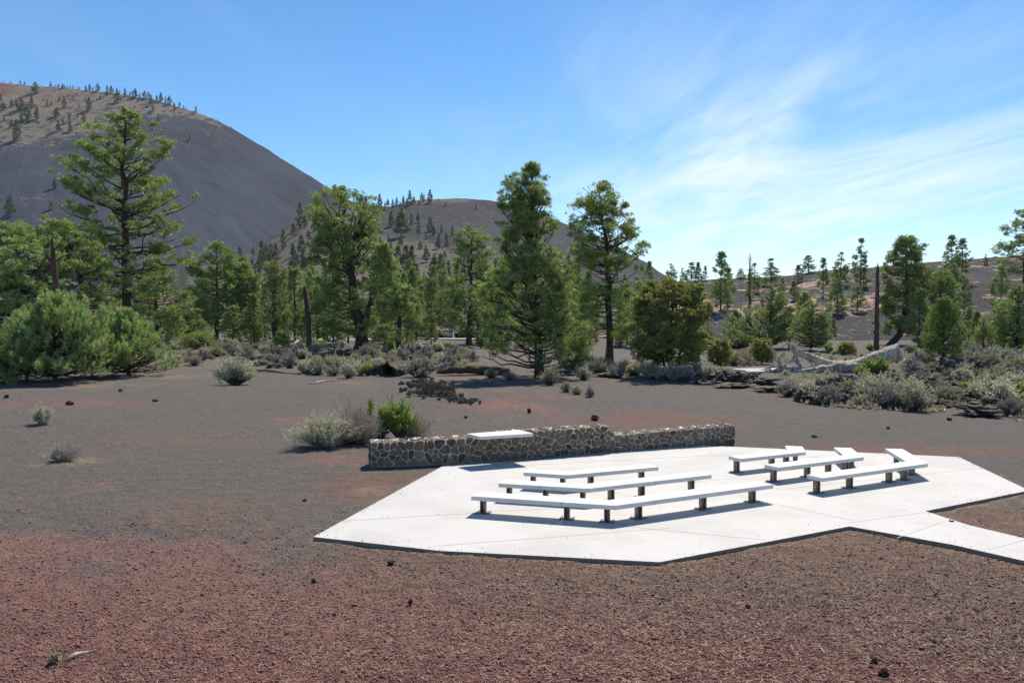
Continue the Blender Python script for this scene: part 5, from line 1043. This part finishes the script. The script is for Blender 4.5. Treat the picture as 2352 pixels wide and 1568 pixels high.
for i, (u, v, w_, h_, lb) in enumerate(SR): rock_at(RR, i, u, v, w_, h_, lb, 'stone', sink=.15)
rock_at(RR, 0, 802, 1020, 42, 24, 'dark red lava boulder in front of the bush clump by the wall end', 'boulder', sink=.1); rock_at(RR, 1, 862, 1014, 40, 20, 'dark boulder half hidden between the bush clump and the wall end', 'boulder', sink=.1)

# ------------------------------------------------------------------ dead wood
def log(parts, seed, m, sides=10, wob=.25, name='log'):
    rng = np.random.default_rng(seed); mb = MB()
    for pts, rad in parts:
        pts = np.array(pts, float); n = max(6, len(pts) * 4); t = np.linspace(0, 1, len(pts)); tt = np.linspace(0, 1, n)
        q = np.stack([np.interp(tt, t, pts[:, k]) for k in range(3)], -1)
        for _ in range(2): q[1:-1] = (q[:-2] + q[1:-1] * 2 + q[2:]) / 4
        r = np.interp(tt, t, rad); q[1:-1] += rng.normal(size=(n - 2, 3)) * r[1:-1, None] * .10
        mb.tube(q, r, sides, wob=wob, rng=rng)
    return mb
F3 = lambda x, y, D: Q(1724.8 + .1667 * x, 744.8 + .1667 * y, D)
rt = F3(1500, 560, 71); off = np.array([rt[0], rt[1], 0.0])
def fp(lst, D0, D1, r0, r1):
    n = len(lst); r0, r1 = r0 * 1.25 + .02, r1 * 1.25 + .02; return ([F3(x, y, D0 + (D1 - D0) * i / (n - 1)) - off for i, (x, y) in enumerate(lst)], list(np.linspace(r0, r1, n)))
root = thing('fallen_tree', 'huge bleached fallen pine lying in a shallow V, bare crown tangled, among sagebrush', 'dead tree', tuple(off))
link('trunk', log([fp([(2040, 380), (1900, 430), (1700, 490), (1500, 560), (1300, 590), (1080, 560), (900, 500), (760, 430), (650, 375)], 72, 71, .60, .20)], 1, M['dead'], 14, .18).mesh('trunk', M['dead'], True), root)
for i, br in enumerate([fp([(1450, 590), (1150, 620), (1000, 610), (850, 650), (700, 650), (560, 690)], 70.5, 69.5, .34, .14), fp([(1300, 570), (1180, 560), (1080, 600), (960, 640)], 70.2, 70, .20, .12), fp([(720, 640), (560, 610), (430, 610), (300, 650), (130, 690)], 70, 69.5, .20, .07),
        fp([(430, 600), (390, 530), (340, 440), (310, 380), (210, 260)], 70, 70.5, .12, .03), fp([(430, 590), (400, 520), (380, 460), (440, 395)], 70, 69.5, .09, .03), fp([(400, 590), (370, 520), (320, 460)], 70, 69.3, .07, .03), fp([(340, 450), (335, 400), (350, 375)], 70, 69.3, .05, .02),
        fp([(730, 640), (670, 560), (620, 440), (600, 350), (540, 290), (490, 250), (490, 195)], 70, 71, .10, .02), fp([(600, 400), (590, 330), (595, 290), (640, 275), (665, 245)], 70.5, 71, .09, .025), fp([(595, 300), (560, 270), (510, 262), (450, 285), (430, 320)], 70.7, 71, .05, .02),
        fp([(650, 375), (600, 420), (570, 450), (600, 500), (690, 600)], 71, 70.3, .10, .05), fp([(960, 590), (900, 555), (830, 515)], 70.5, 70, .05, .02), fp([(870, 555), (800, 585), (740, 600)], 70, 69.6, .05, .03), fp([(700, 660), (560, 660), (500, 720), (350, 800)], 69.8, 69, .10, .03),
        fp([(620, 480), (540, 510), (490, 520)], 70, 69.5, .07, .04), fp([(560, 680), (400, 690), (250, 700), (60, 665)], 69.5, 69.2, .10, .05), fp([(360, 740), (370, 700), (350, 660)], 69.3, 69.2, .05, .03), fp([(290, 660), (265, 630), (250, 600)], 69.6, 69.4, .06, .03), fp([(300, 640), (200, 620), (110, 640)], 70, 69.6, .09, .03),
        fp([(640, 360), (690, 350), (730, 372)], 71, 70.5, .04, .02), fp([(1960, 380), (2000, 300), (2030, 280)], 72, 72, .12, .04), fp([(900, 480), (895, 420), (900, 400)], 71, 71, .03, .012), fp([(820, 440), (800, 415), (795, 400)], 71, 71, .03, .012), fp([(480, 560), (440, 580), (360, 570), (200, 610)], 69.8, 69.4, .08, .03)]):
    link('limb', log([br], 50 + i, M['dead'], 8, .2).mesh('limb', M['dead'], True), root)
def simple_log(name, label, pts, rad, m, seed, cat='log', sides=10, wob=.25):
    pts = [np.array(p) for p in pts]; c = pts[len(pts) // 2].copy(); c[2] = 0
    o = link(name, log([([p - c for p in pts], rad)], seed, M[m], sides, wob).mesh(name, M[m], True), None, tuple(c)); return tag(o, label, cat)
g3 = lambda u, v, dz: G(u, v) + np.array([0, 0, dz])
simple_log('pale_pole', 'thin pale straight pole lying behind the fallen tree crown', [g3(1828, 810, .8), g3(1885, 815, .5)], [.09, .06], 'dead', 61)
simple_log('fallen_branch', 'straight pale branch on the ground right of the fallen log root end', [g3(2190, 852, .25), g3(2255, 848, .2), g3(2300, 853, .15)], [.10, .08, .05], 'dead', 62)
simple_log('cracked_log', 'long cracked weathered log with split ridges beside the pointed pine shadow', [g3(1004, 862, .28), g3(1050, 861, .42), g3(1110, 860, .38), g3(1170, 862, .3)], [.14, .30, .36, .30], 'deadbrown', 63, wob=.6, sides=14)
simple_log('split_plank', 'splintered grey plank lying on top of the cracked log\'s left end', [g3(990, 858, .48), g3(1020, 856, .70), g3(1036, 857, .82)], [.05, .10, .07], 'dead', 64, 'dead wood')
simple_log('dark_stick', 'dark crooked stick with pale stubs on the cinders right of the round bush', [g3(585, 853, .10), g3(615, 855, .16), g3(650, 857, .05), g3(690, 861, .03)], [.06, .10, .05, .02], 'deadbrown', 65, 'stick')
simple_log('curled_wood', 'curled brown wood piece on the cinders under the bright shrub', [g3(705, 862, .05), g3(712, 862, .3), g3(725, 861, .34), g3(742, 863, .14)], [.08, .12, .12, .05], 'deadbrown', 66, 'dead wood')
simple_log('thin_branch', 'thin pale branch lying in a straw streak left of the lava heap', [g3(676, 882, .05), g3(720, 882, .04), g3(740, 878, .12), g3(790, 876, .04)], [.03, .05, .05, .02], 'dead', 67, 'stick')
simple_log('fallen_branch', 'pale curved branch at the tip of the straw left of the round bush', [g3(475, 850, .04), g3(510, 850, .07), g3(536, 846, .12)], [.03, .05, .03], 'dead', 68, 'stick')
simple_log('log_end', 'orange-white sunlit log end beside the small bright pine below the grey snag', [g3(668, 800, .35), g3(686, 793, .75)], [.22, .24], 'dead', 69)
simple_log('root_wood', 'bleached root snag between the small bright pine and the sagebrush', [g3(668, 816, .3), g3(676, 812, .6), g3(684, 818, .2)], [.14, .16, .10], 'dead', 70, 'dead wood')
simple_log('dark_limb', 'dark fallen limb slanting left of the small bright pine', [g3(610, 806, .9), g3(630, 812, .5), g3(645, 815, .2)], [.08, .12, .08], 'deadbrown', 71, 'log')
# hollow log: a thick shell open towards us
def hollow():
    a, c_ = g3(888, 866, .52), g3(940, 852, .42); ax = unit((c_ - a)[None])[0]; s = unit(np.cross(ax, [0, 0, 1])[None])[0]; u = np.cross(s, ax); rng = np.random.default_rng(3); mb = MB()
    n, m_ = 10, 22; V = []
    for ro in (1.0, .80):
        for i in range(n):
            f = i / (n - 1); cc = a + (c_ - a) * f * 1.25
            for j in range(m_):
                th = 2 * math.pi * j / m_; r = (.60 - .14 * f) * ro * (1 + .10 * math.sin(th * 5 + i * .2) + .05 * rng.normal()); e = (.25 * math.sin(th * 3) + .1 * rng.normal()) * (i == 0)
                V.append(cc + s * math.cos(th) * r * 1.15 + u * math.sin(th) * r - ax * e)
    F = [[o * n * m_ + i * m_ + j, o * n * m_ + i * m_ + (j + 1) % m_, o * n * m_ + (i + 1) * m_ + (j + 1) % m_, o * n * m_ + (i + 1) * m_ + j] for o in (0, 1) for i in range(n - 1) for j in range(m_)]
    F += [[j, (j + 1) % m_, n * m_ + (j + 1) % m_, n * m_ + j] for j in range(m_)]
    loc = np.array([a[0], a[1], 0]); mb.add(np.array(V) - loc, F); tag(link('hollow_log', mb.mesh('hollow_log', M['deadbrown'], True), None, tuple(loc)), 'short hollow log with a dark open end, right of a bright green shrub', 'log')
hollow()
# split stick in the foreground
a = G(150, 1516); mb = MB(); e = G(190, 1508) - a; e[2] = .02; e2 = G(220, 1503) - a; e2[2] = .03
mb.add([(-.0, -.05, .03), tuple(e * .5 + [0, -.08, .06]), tuple(e + [0, -.01, .05]), tuple(e2 + [0, 0, .05]), tuple(e2 + [0, .015, .05]), tuple(e + [0, .02, .05]), tuple(e * .5 + [0, .09, .06]), (.0, .06, .035)], [[0, 1, 6, 7], [1, 2, 5, 6], [2, 3, 4, 5]])
me = mb.mesh('split_stick', M['dead']); o = link('split_stick', me, None, tuple(a)); sdm = o.modifiers.new('solid', 'SOLIDIFY'); sdm.thickness = .03
tag(o, 'pale split stick lying on the red cinders in the bottom left corner', 'stick')
for k, (u, v, du, dv) in enumerate(((1290, 1330, 26, 8), (2270, 1500, 22, 8), (1745, 1330, 30, -6), (2290, 1530, 26, 16), (1880, 1480, 14, 22), (560, 1360, 16, -14), (2060, 1360, 30, 10))):
    p0, p1 = G(u, v), G(u + du, v + dv); mdp = (p0 + p1) / 2 + [0, 0, .015]; simple_log('twig', ['dark twig just below the front plaza edge', 'pale twig near the right edge of the foreground', 'thin twig in the straw-littered foreground middle', 'pale twig in the lower right corner', 'short upright-looking twig on the right foreground', 'small dark twig on the red cinders left', 'twig right of the foreground middle'][k],
        [p0 + [0, 0, .012], mdp, p1 + [0, 0, .010]], [.007, .009, .004], 'deadbrown' if k in (0, 5) else 'dead', 80 + k, 'twig', 5)

# snags
def snag(label, base, top, r_px, m, seed, limbs=(), lean=()):
    p = G(*base); mp = p[1] / FPX; rng = np.random.default_rng(seed); wb = MB(); zf = lambda v: CAMH + (HOR - v) * mp - p[2]; xf = lambda u: (u - CX) * mp - p[0]
    H = zof = zf(top[1]); pts = [(0, 0, -.3)] + [(xf(u), 0, zf(v)) for u, v in lean] + [(xf(top[0]), 0, H)]
    n = 26; t = np.linspace(0, 1, len(pts)); tt = np.linspace(0, 1, n); q = np.stack([np.interp(tt, t, np.array(pts)[:, k]) for k in range(3)], -1)
    r = r_px * mp * np.interp(tt, [0, .05, .5, .9, .97, 1], [1.3, 1.0, .85, .62, .35, .05]); q[:, :2] += rng.normal(size=(n, 2)) * r[:, None] * .08
    wb.tube(q, r, 10, wob=.22, rng=rng); root = thing('snag', label, 'dead tree', tuple(p)); link('trunk', wb.mesh('trunk', M[m], True), root)
    for i, (lm, r0, r1) in enumerate(limbs):
        q = [np.array([xf(u), dy, zf(v)]) for u, v, dy in lm]; link('limb', log([(q, list(np.linspace(r0 * mp, r1 * mp, len(q))))], seed + i, M[m], 6, .2).mesh('limb', M[m], True), root)
snag('tall bare weathered snag pole standing beside the leaning dark pine', (2013, 808), (2014, 604), 5.8, 'bark_red', 5, [([(2008, 742, 0), (2000, 738, -.2), (2002, 745, -.4)], 1.4, .4), ([(2014, 760, -.2), (2003, 757, -.6), (2001, 770, -.6)], 1.3, .4), ([(2013, 636, 0), (2003, 637, -.4), (1994, 638, -.5)], .7, .3), ([(2012, 720, 0), (2022, 716, -.3)], 1, .4)])
snag('tall dark burnt snag with one stub limb, left of the forked old pine', (709, 806), (700, 655), 6.5, 'snag', 6, [([(709, 722, 0), (722, 718, -.3), (736, 716, -.4)], 2.6, 1.2), ([(712, 722, 0), (717, 708, .1), (719, 698, .1)], 1.6, .6)], [(709, 730), (703, 690)])
snag('broken red-brown snag with grey crooked limbs above the young pines on the left', (136, 850), (123, 545), 7.5, 'bark_red', 7, [([(130, 600, 0), (118, 590, -.6), (80, 575, -.9)], 2, .6), ([(128, 578, 0), (140, 570, -.5), (165, 545, -.8), (178, 540, -.8)], 2, .6), ([(133, 600, 0), (150, 590, -.4), (172, 588, -.5)], 2, .6), ([(135, 640, 0), (150, 655, -.6), (170, 668, -1)], 1.6, .5), ([(128, 590, 0), (112, 610, .4), (95, 612, .5)], 5, 2), ([(128, 620, 0), (108, 585, .3), (100, 570, .3)], 5, 1.5)], [(134, 720), (128, 620)])
0 and snag('bare grey dead pine thin against the cone, at the top left of the middle ridge', (705, 790), (659, 508), 1.6, 'snag', 9)

# ------------------------------------------------------------------ loose cinders and fallen needles
def gravel():
    rng = np.random.default_rng(71); n = 120000; mb = MB()
    v = 1160 + 440 * rng.random(n) ** .62; u = rng.uniform(-80, 2430, n); dn = rng.random(n)
    D = FPX * CAMH / (v - HOR); x = (u - CX) / FPX * D; keep = ~inpoly(x, D, PLW) & (polydist(x, D, PLW) > .05); x, D = x[keep], D[keep]; n = len(x)
    z = gz(x, D); s = np.exp(rng.normal(-4.62, .46, n)); s = np.clip(s, .005, .045)
    base = np.array([(1, 0, 0), (-1, 0, 0), (0, 1, 0), (0, -1, 0), (0, 0, 1), (0, 0, -1)], float)
    V = base[None] * rng.uniform(.6, 1.2, (n, 6, 1)) + rng.normal(size=(n, 6, 3)) * .22
    a = rng.random(n) * 6.28; c, s_ = np.cos(a)[:, None], np.sin(a)[:, None]; V = np.stack([V[..., 0] * c - V[..., 1] * s_, V[..., 0] * s_ + V[..., 1] * c, V[..., 2] * .8], -1) * s[:, None, None]
    V += np.stack([x, D, z + s * .35], -1)[:, None]
    F = np.array([(0, 2, 4), (2, 1, 4), (1, 3, 4), (3, 0, 4), (2, 0, 5), (1, 2, 5), (3, 1, 5), (0, 3, 5)])[None] + (np.arange(n) * 6)[:, None, None]
    line = [P(*q)[:2] for q in ((-400, 1255), (0, 1262), (300, 1275), (620, 1300), (900, 1335), (1250, 1385), (1700, 1445), (2352, 1510))]
    yb = np.interp(x, [q[0] for q in line], [q[1] for q in line]); rd = np.clip((yb - D) / 2.0 + .5, 0, 1)
    mb.add(V.reshape(-1, 3), F.reshape(-1, 3), np.repeat(np.clip(rd * .55 + rng.random(n) * .45, 0, 1), 6))
    m, t, b = mat('loose_cinders', .95, .15); ramp = t.nodes.new('ShaderNodeValToRGB'); e = ramp.color_ramp.elements
    e[0].color = (.085, .066, .057, 1); e[1].position = 1; e[1].color = (.34, .175, .148, 1); q = ramp.color_ramp.elements.new(.4); q.color = (.20, .15, .12, 1); q = ramp.color_ramp.elements.new(.62); q.color = (.19, .088, .075, 1)
    t.links.new(attr(t), ramp.inputs[0]); t.links.new(ramp.outputs[0], b.inputs['Base Color'])
    stuff(link('loose_cinders', mb.mesh('loose_cinders', m)), 'loose red and dark cinder gravel strewn over the foreground', 'gravel')
    # fallen needles
    mb = MB(); n = 17000; v = rng.uniform(1060, 1600, n); u = rng.uniform(-80, 2430, n); D = FPX * CAMH / (v - HOR); x = (u - CX) / FPX * D
    pd = polydist(x, D, PLW); w = np.where(D < 24, np.clip((x + 8) / 8, .08, .42), .08) + np.exp(-(pd / .4) ** 2) * .9; w = w * (.35 + 1.3 * np.clip(.5 + fbm(x / .9, D / .9, 17), 0, 1)); 
    keep = (rng.random(n) < w) & ~inpoly(x, D, PLW); x, D = x[keep], D[keep]; n = len(x); z = gz(x, D) + .012
    a = rng.random(n) * 6.28; L = rng.uniform(.06, .15, n); bend = rng.normal(size=n) * .25; wd = .0034
    p0 = np.stack([x, D, z], -1); d1 = np.stack([np.cos(a), np.sin(a), rng.uniform(-.02, .10, n)], -1); d2 = np.stack([np.cos(a + bend), np.sin(a + bend), rng.uniform(-.1, .05, n)], -1)
    p1 = p0 + d1 * L[:, None] * .5; p2 = p1 + d2 * L[:, None] * .5; sd = np.stack([-np.sin(a), np.cos(a), np.zeros(n)], -1) * wd
    V = np.stack([p0 - sd, p0 + sd, p1 + sd, p1 - sd, p2 + sd * .4, p2 - sd * .4], 1); i = (np.arange(n) * 6)[:, None, None]
    F = np.array([(0, 1, 2, 3), (3, 2, 4, 5)])[None] + i; mb.add(V.reshape(-1, 3), F.reshape(-1, 4), np.repeat(rng.random(n), 6))
    stuff(link('fallen_needles', mb.mesh('fallen_needles', M['straw'])), 'fallen tan pine needles scattered over the cinders', 'pine needles')
gravel()
def blown_grit():
    rng = np.random.default_rng(90); n = 2600; mb = MB(); pts = []
    for i in range(len(PLW)):
        a, b_ = np.array(PLW[i]), np.array(PLW[(i + 1) % len(PLW)]); L = np.linalg.norm(b_ - a); k = int(L * 34); t = rng.random(k)[:, None]; nv = np.array([-(b_ - a)[1], (b_ - a)[0]]) / L
        pts.append(a + (b_ - a) * t + nv * (rng.exponential(.14, k) * rng.choice([-1, 1], k))[:, None])
    pts = np.concatenate(pts); extra = np.stack([rng.uniform(-6, 16, 1500), rng.uniform(17, 31, 1500)], -1); pts = np.concatenate([pts, extra]); pts = pts[inpoly(pts[:, 0], pts[:, 1], PLW)]; n = len(pts)
    s = np.clip(np.exp(rng.normal(-5.1, .5, n)), .003, .016)[:, None, None]
    V = np.array([(1, 0, 0), (-1, 0, 0), (0, 1, 0), (0, -1, 0), (0, 0, 1), (0, 0, -.3)], float)[None] * rng.uniform(.6, 1.3, (n, 6, 1)) * s + np.concatenate([pts, np.full((n, 1), .006)], 1)[:, None]
    F = np.array([(0, 2, 4), (2, 1, 4), (1, 3, 4), (3, 0, 4), (2, 0, 5), (1, 2, 5), (3, 1, 5), (0, 3, 5)])[None] + (np.arange(n) * 6)[:, None, None]
    mb.add(V.reshape(-1, 3), F.reshape(-1, 3), np.repeat(rng.random(n), 6)); stuff(link('blown_grit', mb.mesh('blown_grit', bpy.data.materials['loose_cinders'])), 'cinder grit blown onto the pale concrete slab', 'gravel')
blown_grit()

# ------------------------------------------------------------------ person far off on the footpath
def person():
    p = G(1041, 779.5); p[2] += .1; root = thing('person', 'distant person in a long white dress, one arm raised, on the far footpath', 'person', tuple(p))
    Vx = [(0, 0, .92), (0, 0, 1.15), (0, 0, 1.36), (0, 0, 1.46), (0, -.01, 1.56), (0, -.01, 1.64), (.17, 0, 1.36), (.27, -.02, 1.52), (.14, -.04, 1.72), (.10, -.05, 1.74), (-.17, 0, 1.35), (-.22, .02, 1.10), (-.20, -.06, .88), (-.20, -.08, .82),
          (.09, 0, .86), (.10, -.04, .48), (.10, .02, .08), (.10, -.12, .03), (-.09, 0, .86), (-.10, .04, .48), (-.10, .10, .08), (-.10, -.02, .03)]
    E = [(0, 1), (1, 2), (2, 3), (3, 4), (4, 5), (2, 6), (6, 7), (7, 8), (8, 9), (2, 10), (10, 11), (11, 12), (12, 13), (0, 14), (14, 15), (15, 16), (16, 17), (0, 18), (18, 19), (19, 20), (20, 21)]
    R = [.14, .115, .12, .05, .085, .075, .05, .04, .03, .028, .05, .04, .03, .028, .085, .055, .038, .03, .085, .055, .038, .03]
    me = bpy.data.meshes.new('body'); me.from_pydata(Vx, E, []); me.materials.append(M['skin']); o = link('body', me, root)
    sk = o.modifiers.new('skin', 'SKIN'); sk.use_smooth_shade = True
    for v_, r in zip(me.skin_vertices[0].data, R): v_.radius = (r, r * .85)
    me.skin_vertices[0].data[0].use_root = True
    sb = o.modifiers.new('sub', 'SUBSURF'); sb.levels = 1; sb.render_levels = 1
    mb = MB(); prof = [(.30, .10), (.28, .30), (.22, .62), (.19, .92), (.145, 1.10), (.165, 1.30), (.10, 1.42)]; n = 20; V = []
    for r, z in prof:
        for k in range(n): th = 2 * math.pi * k / n; q = r * (1 + (.07 * math.sin(th * 7) if z < .9 else 0)); V.append((q * math.cos(th), q * .78 * math.sin(th), z))
    mb.add(V, [[i * n + k, i * n + (k + 1) % n, (i + 1) * n + (k + 1) % n, (i + 1) * n + k] for i in range(len(prof) - 1) for k in range(n)]); link('dress', mb.mesh('dress', M['cloth_white'], True), root)
    mb = MB(); V = []; prof = [(.005, 1.76), (.07, 1.745), (.10, 1.69), (.10, 1.60), (.09, 1.50), (.07, 1.38)]
    for r, z in prof:
        for k in range(12): th = 2 * math.pi * k / 12; V.append((r * math.cos(th), .03 + r * .8 * math.sin(th), z))
    mb.add(V, [[i * 12 + k, i * 12 + (k + 1) % 12, (i + 1) * 12 + (k + 1) % 12, (i + 1) * 12 + k] for i in range(5) for k in range(12)]); link('hair', mb.mesh('hair', M['hair'], True), root)
    mb = MB(); V = []; prof = [(.20, 1.715), (.11, 1.735), (.10, 1.80), (.06, 1.83), (.003, 1.835)]
    for r, z in prof:
        for k in range(14): th = 2 * math.pi * k / 14; V.append((r * math.cos(th), r * math.sin(th), z))
    mb.add(V, [[i * 14 + k, i * 14 + (k + 1) % 14, (i + 1) * 14 + (k + 1) % 14, (i + 1) * 14 + k] for i in range(4) for k in range(14)]); link('hat', mb.mesh('hat', M['cap'], True), root)
person()

# ------------------------------------------------------------------ air
def haze():
    mb = MB(); mb.box((0, 500, 200), (7000, 3400, 430)); m = bpy.data.materials.new('haze'); m.use_nodes = True; t = m.node_tree; t.nodes.clear()
    o_ = t.nodes.new('ShaderNodeOutputMaterial'); v = t.nodes.new('ShaderNodeVolumePrincipled'); v.inputs['Color'].default_value = (.72, .84, 1.0, 1)
    v.inputs['Density'].default_value = .00005; v.inputs['Anisotropy'].default_value = 0.0; t.links.new(v.outputs[0], o_.inputs['Volume'])
    o = stuff(link('haze', mb.mesh('haze', m)), 'thin pale blue air between here and the hills', 'haze')
haze()
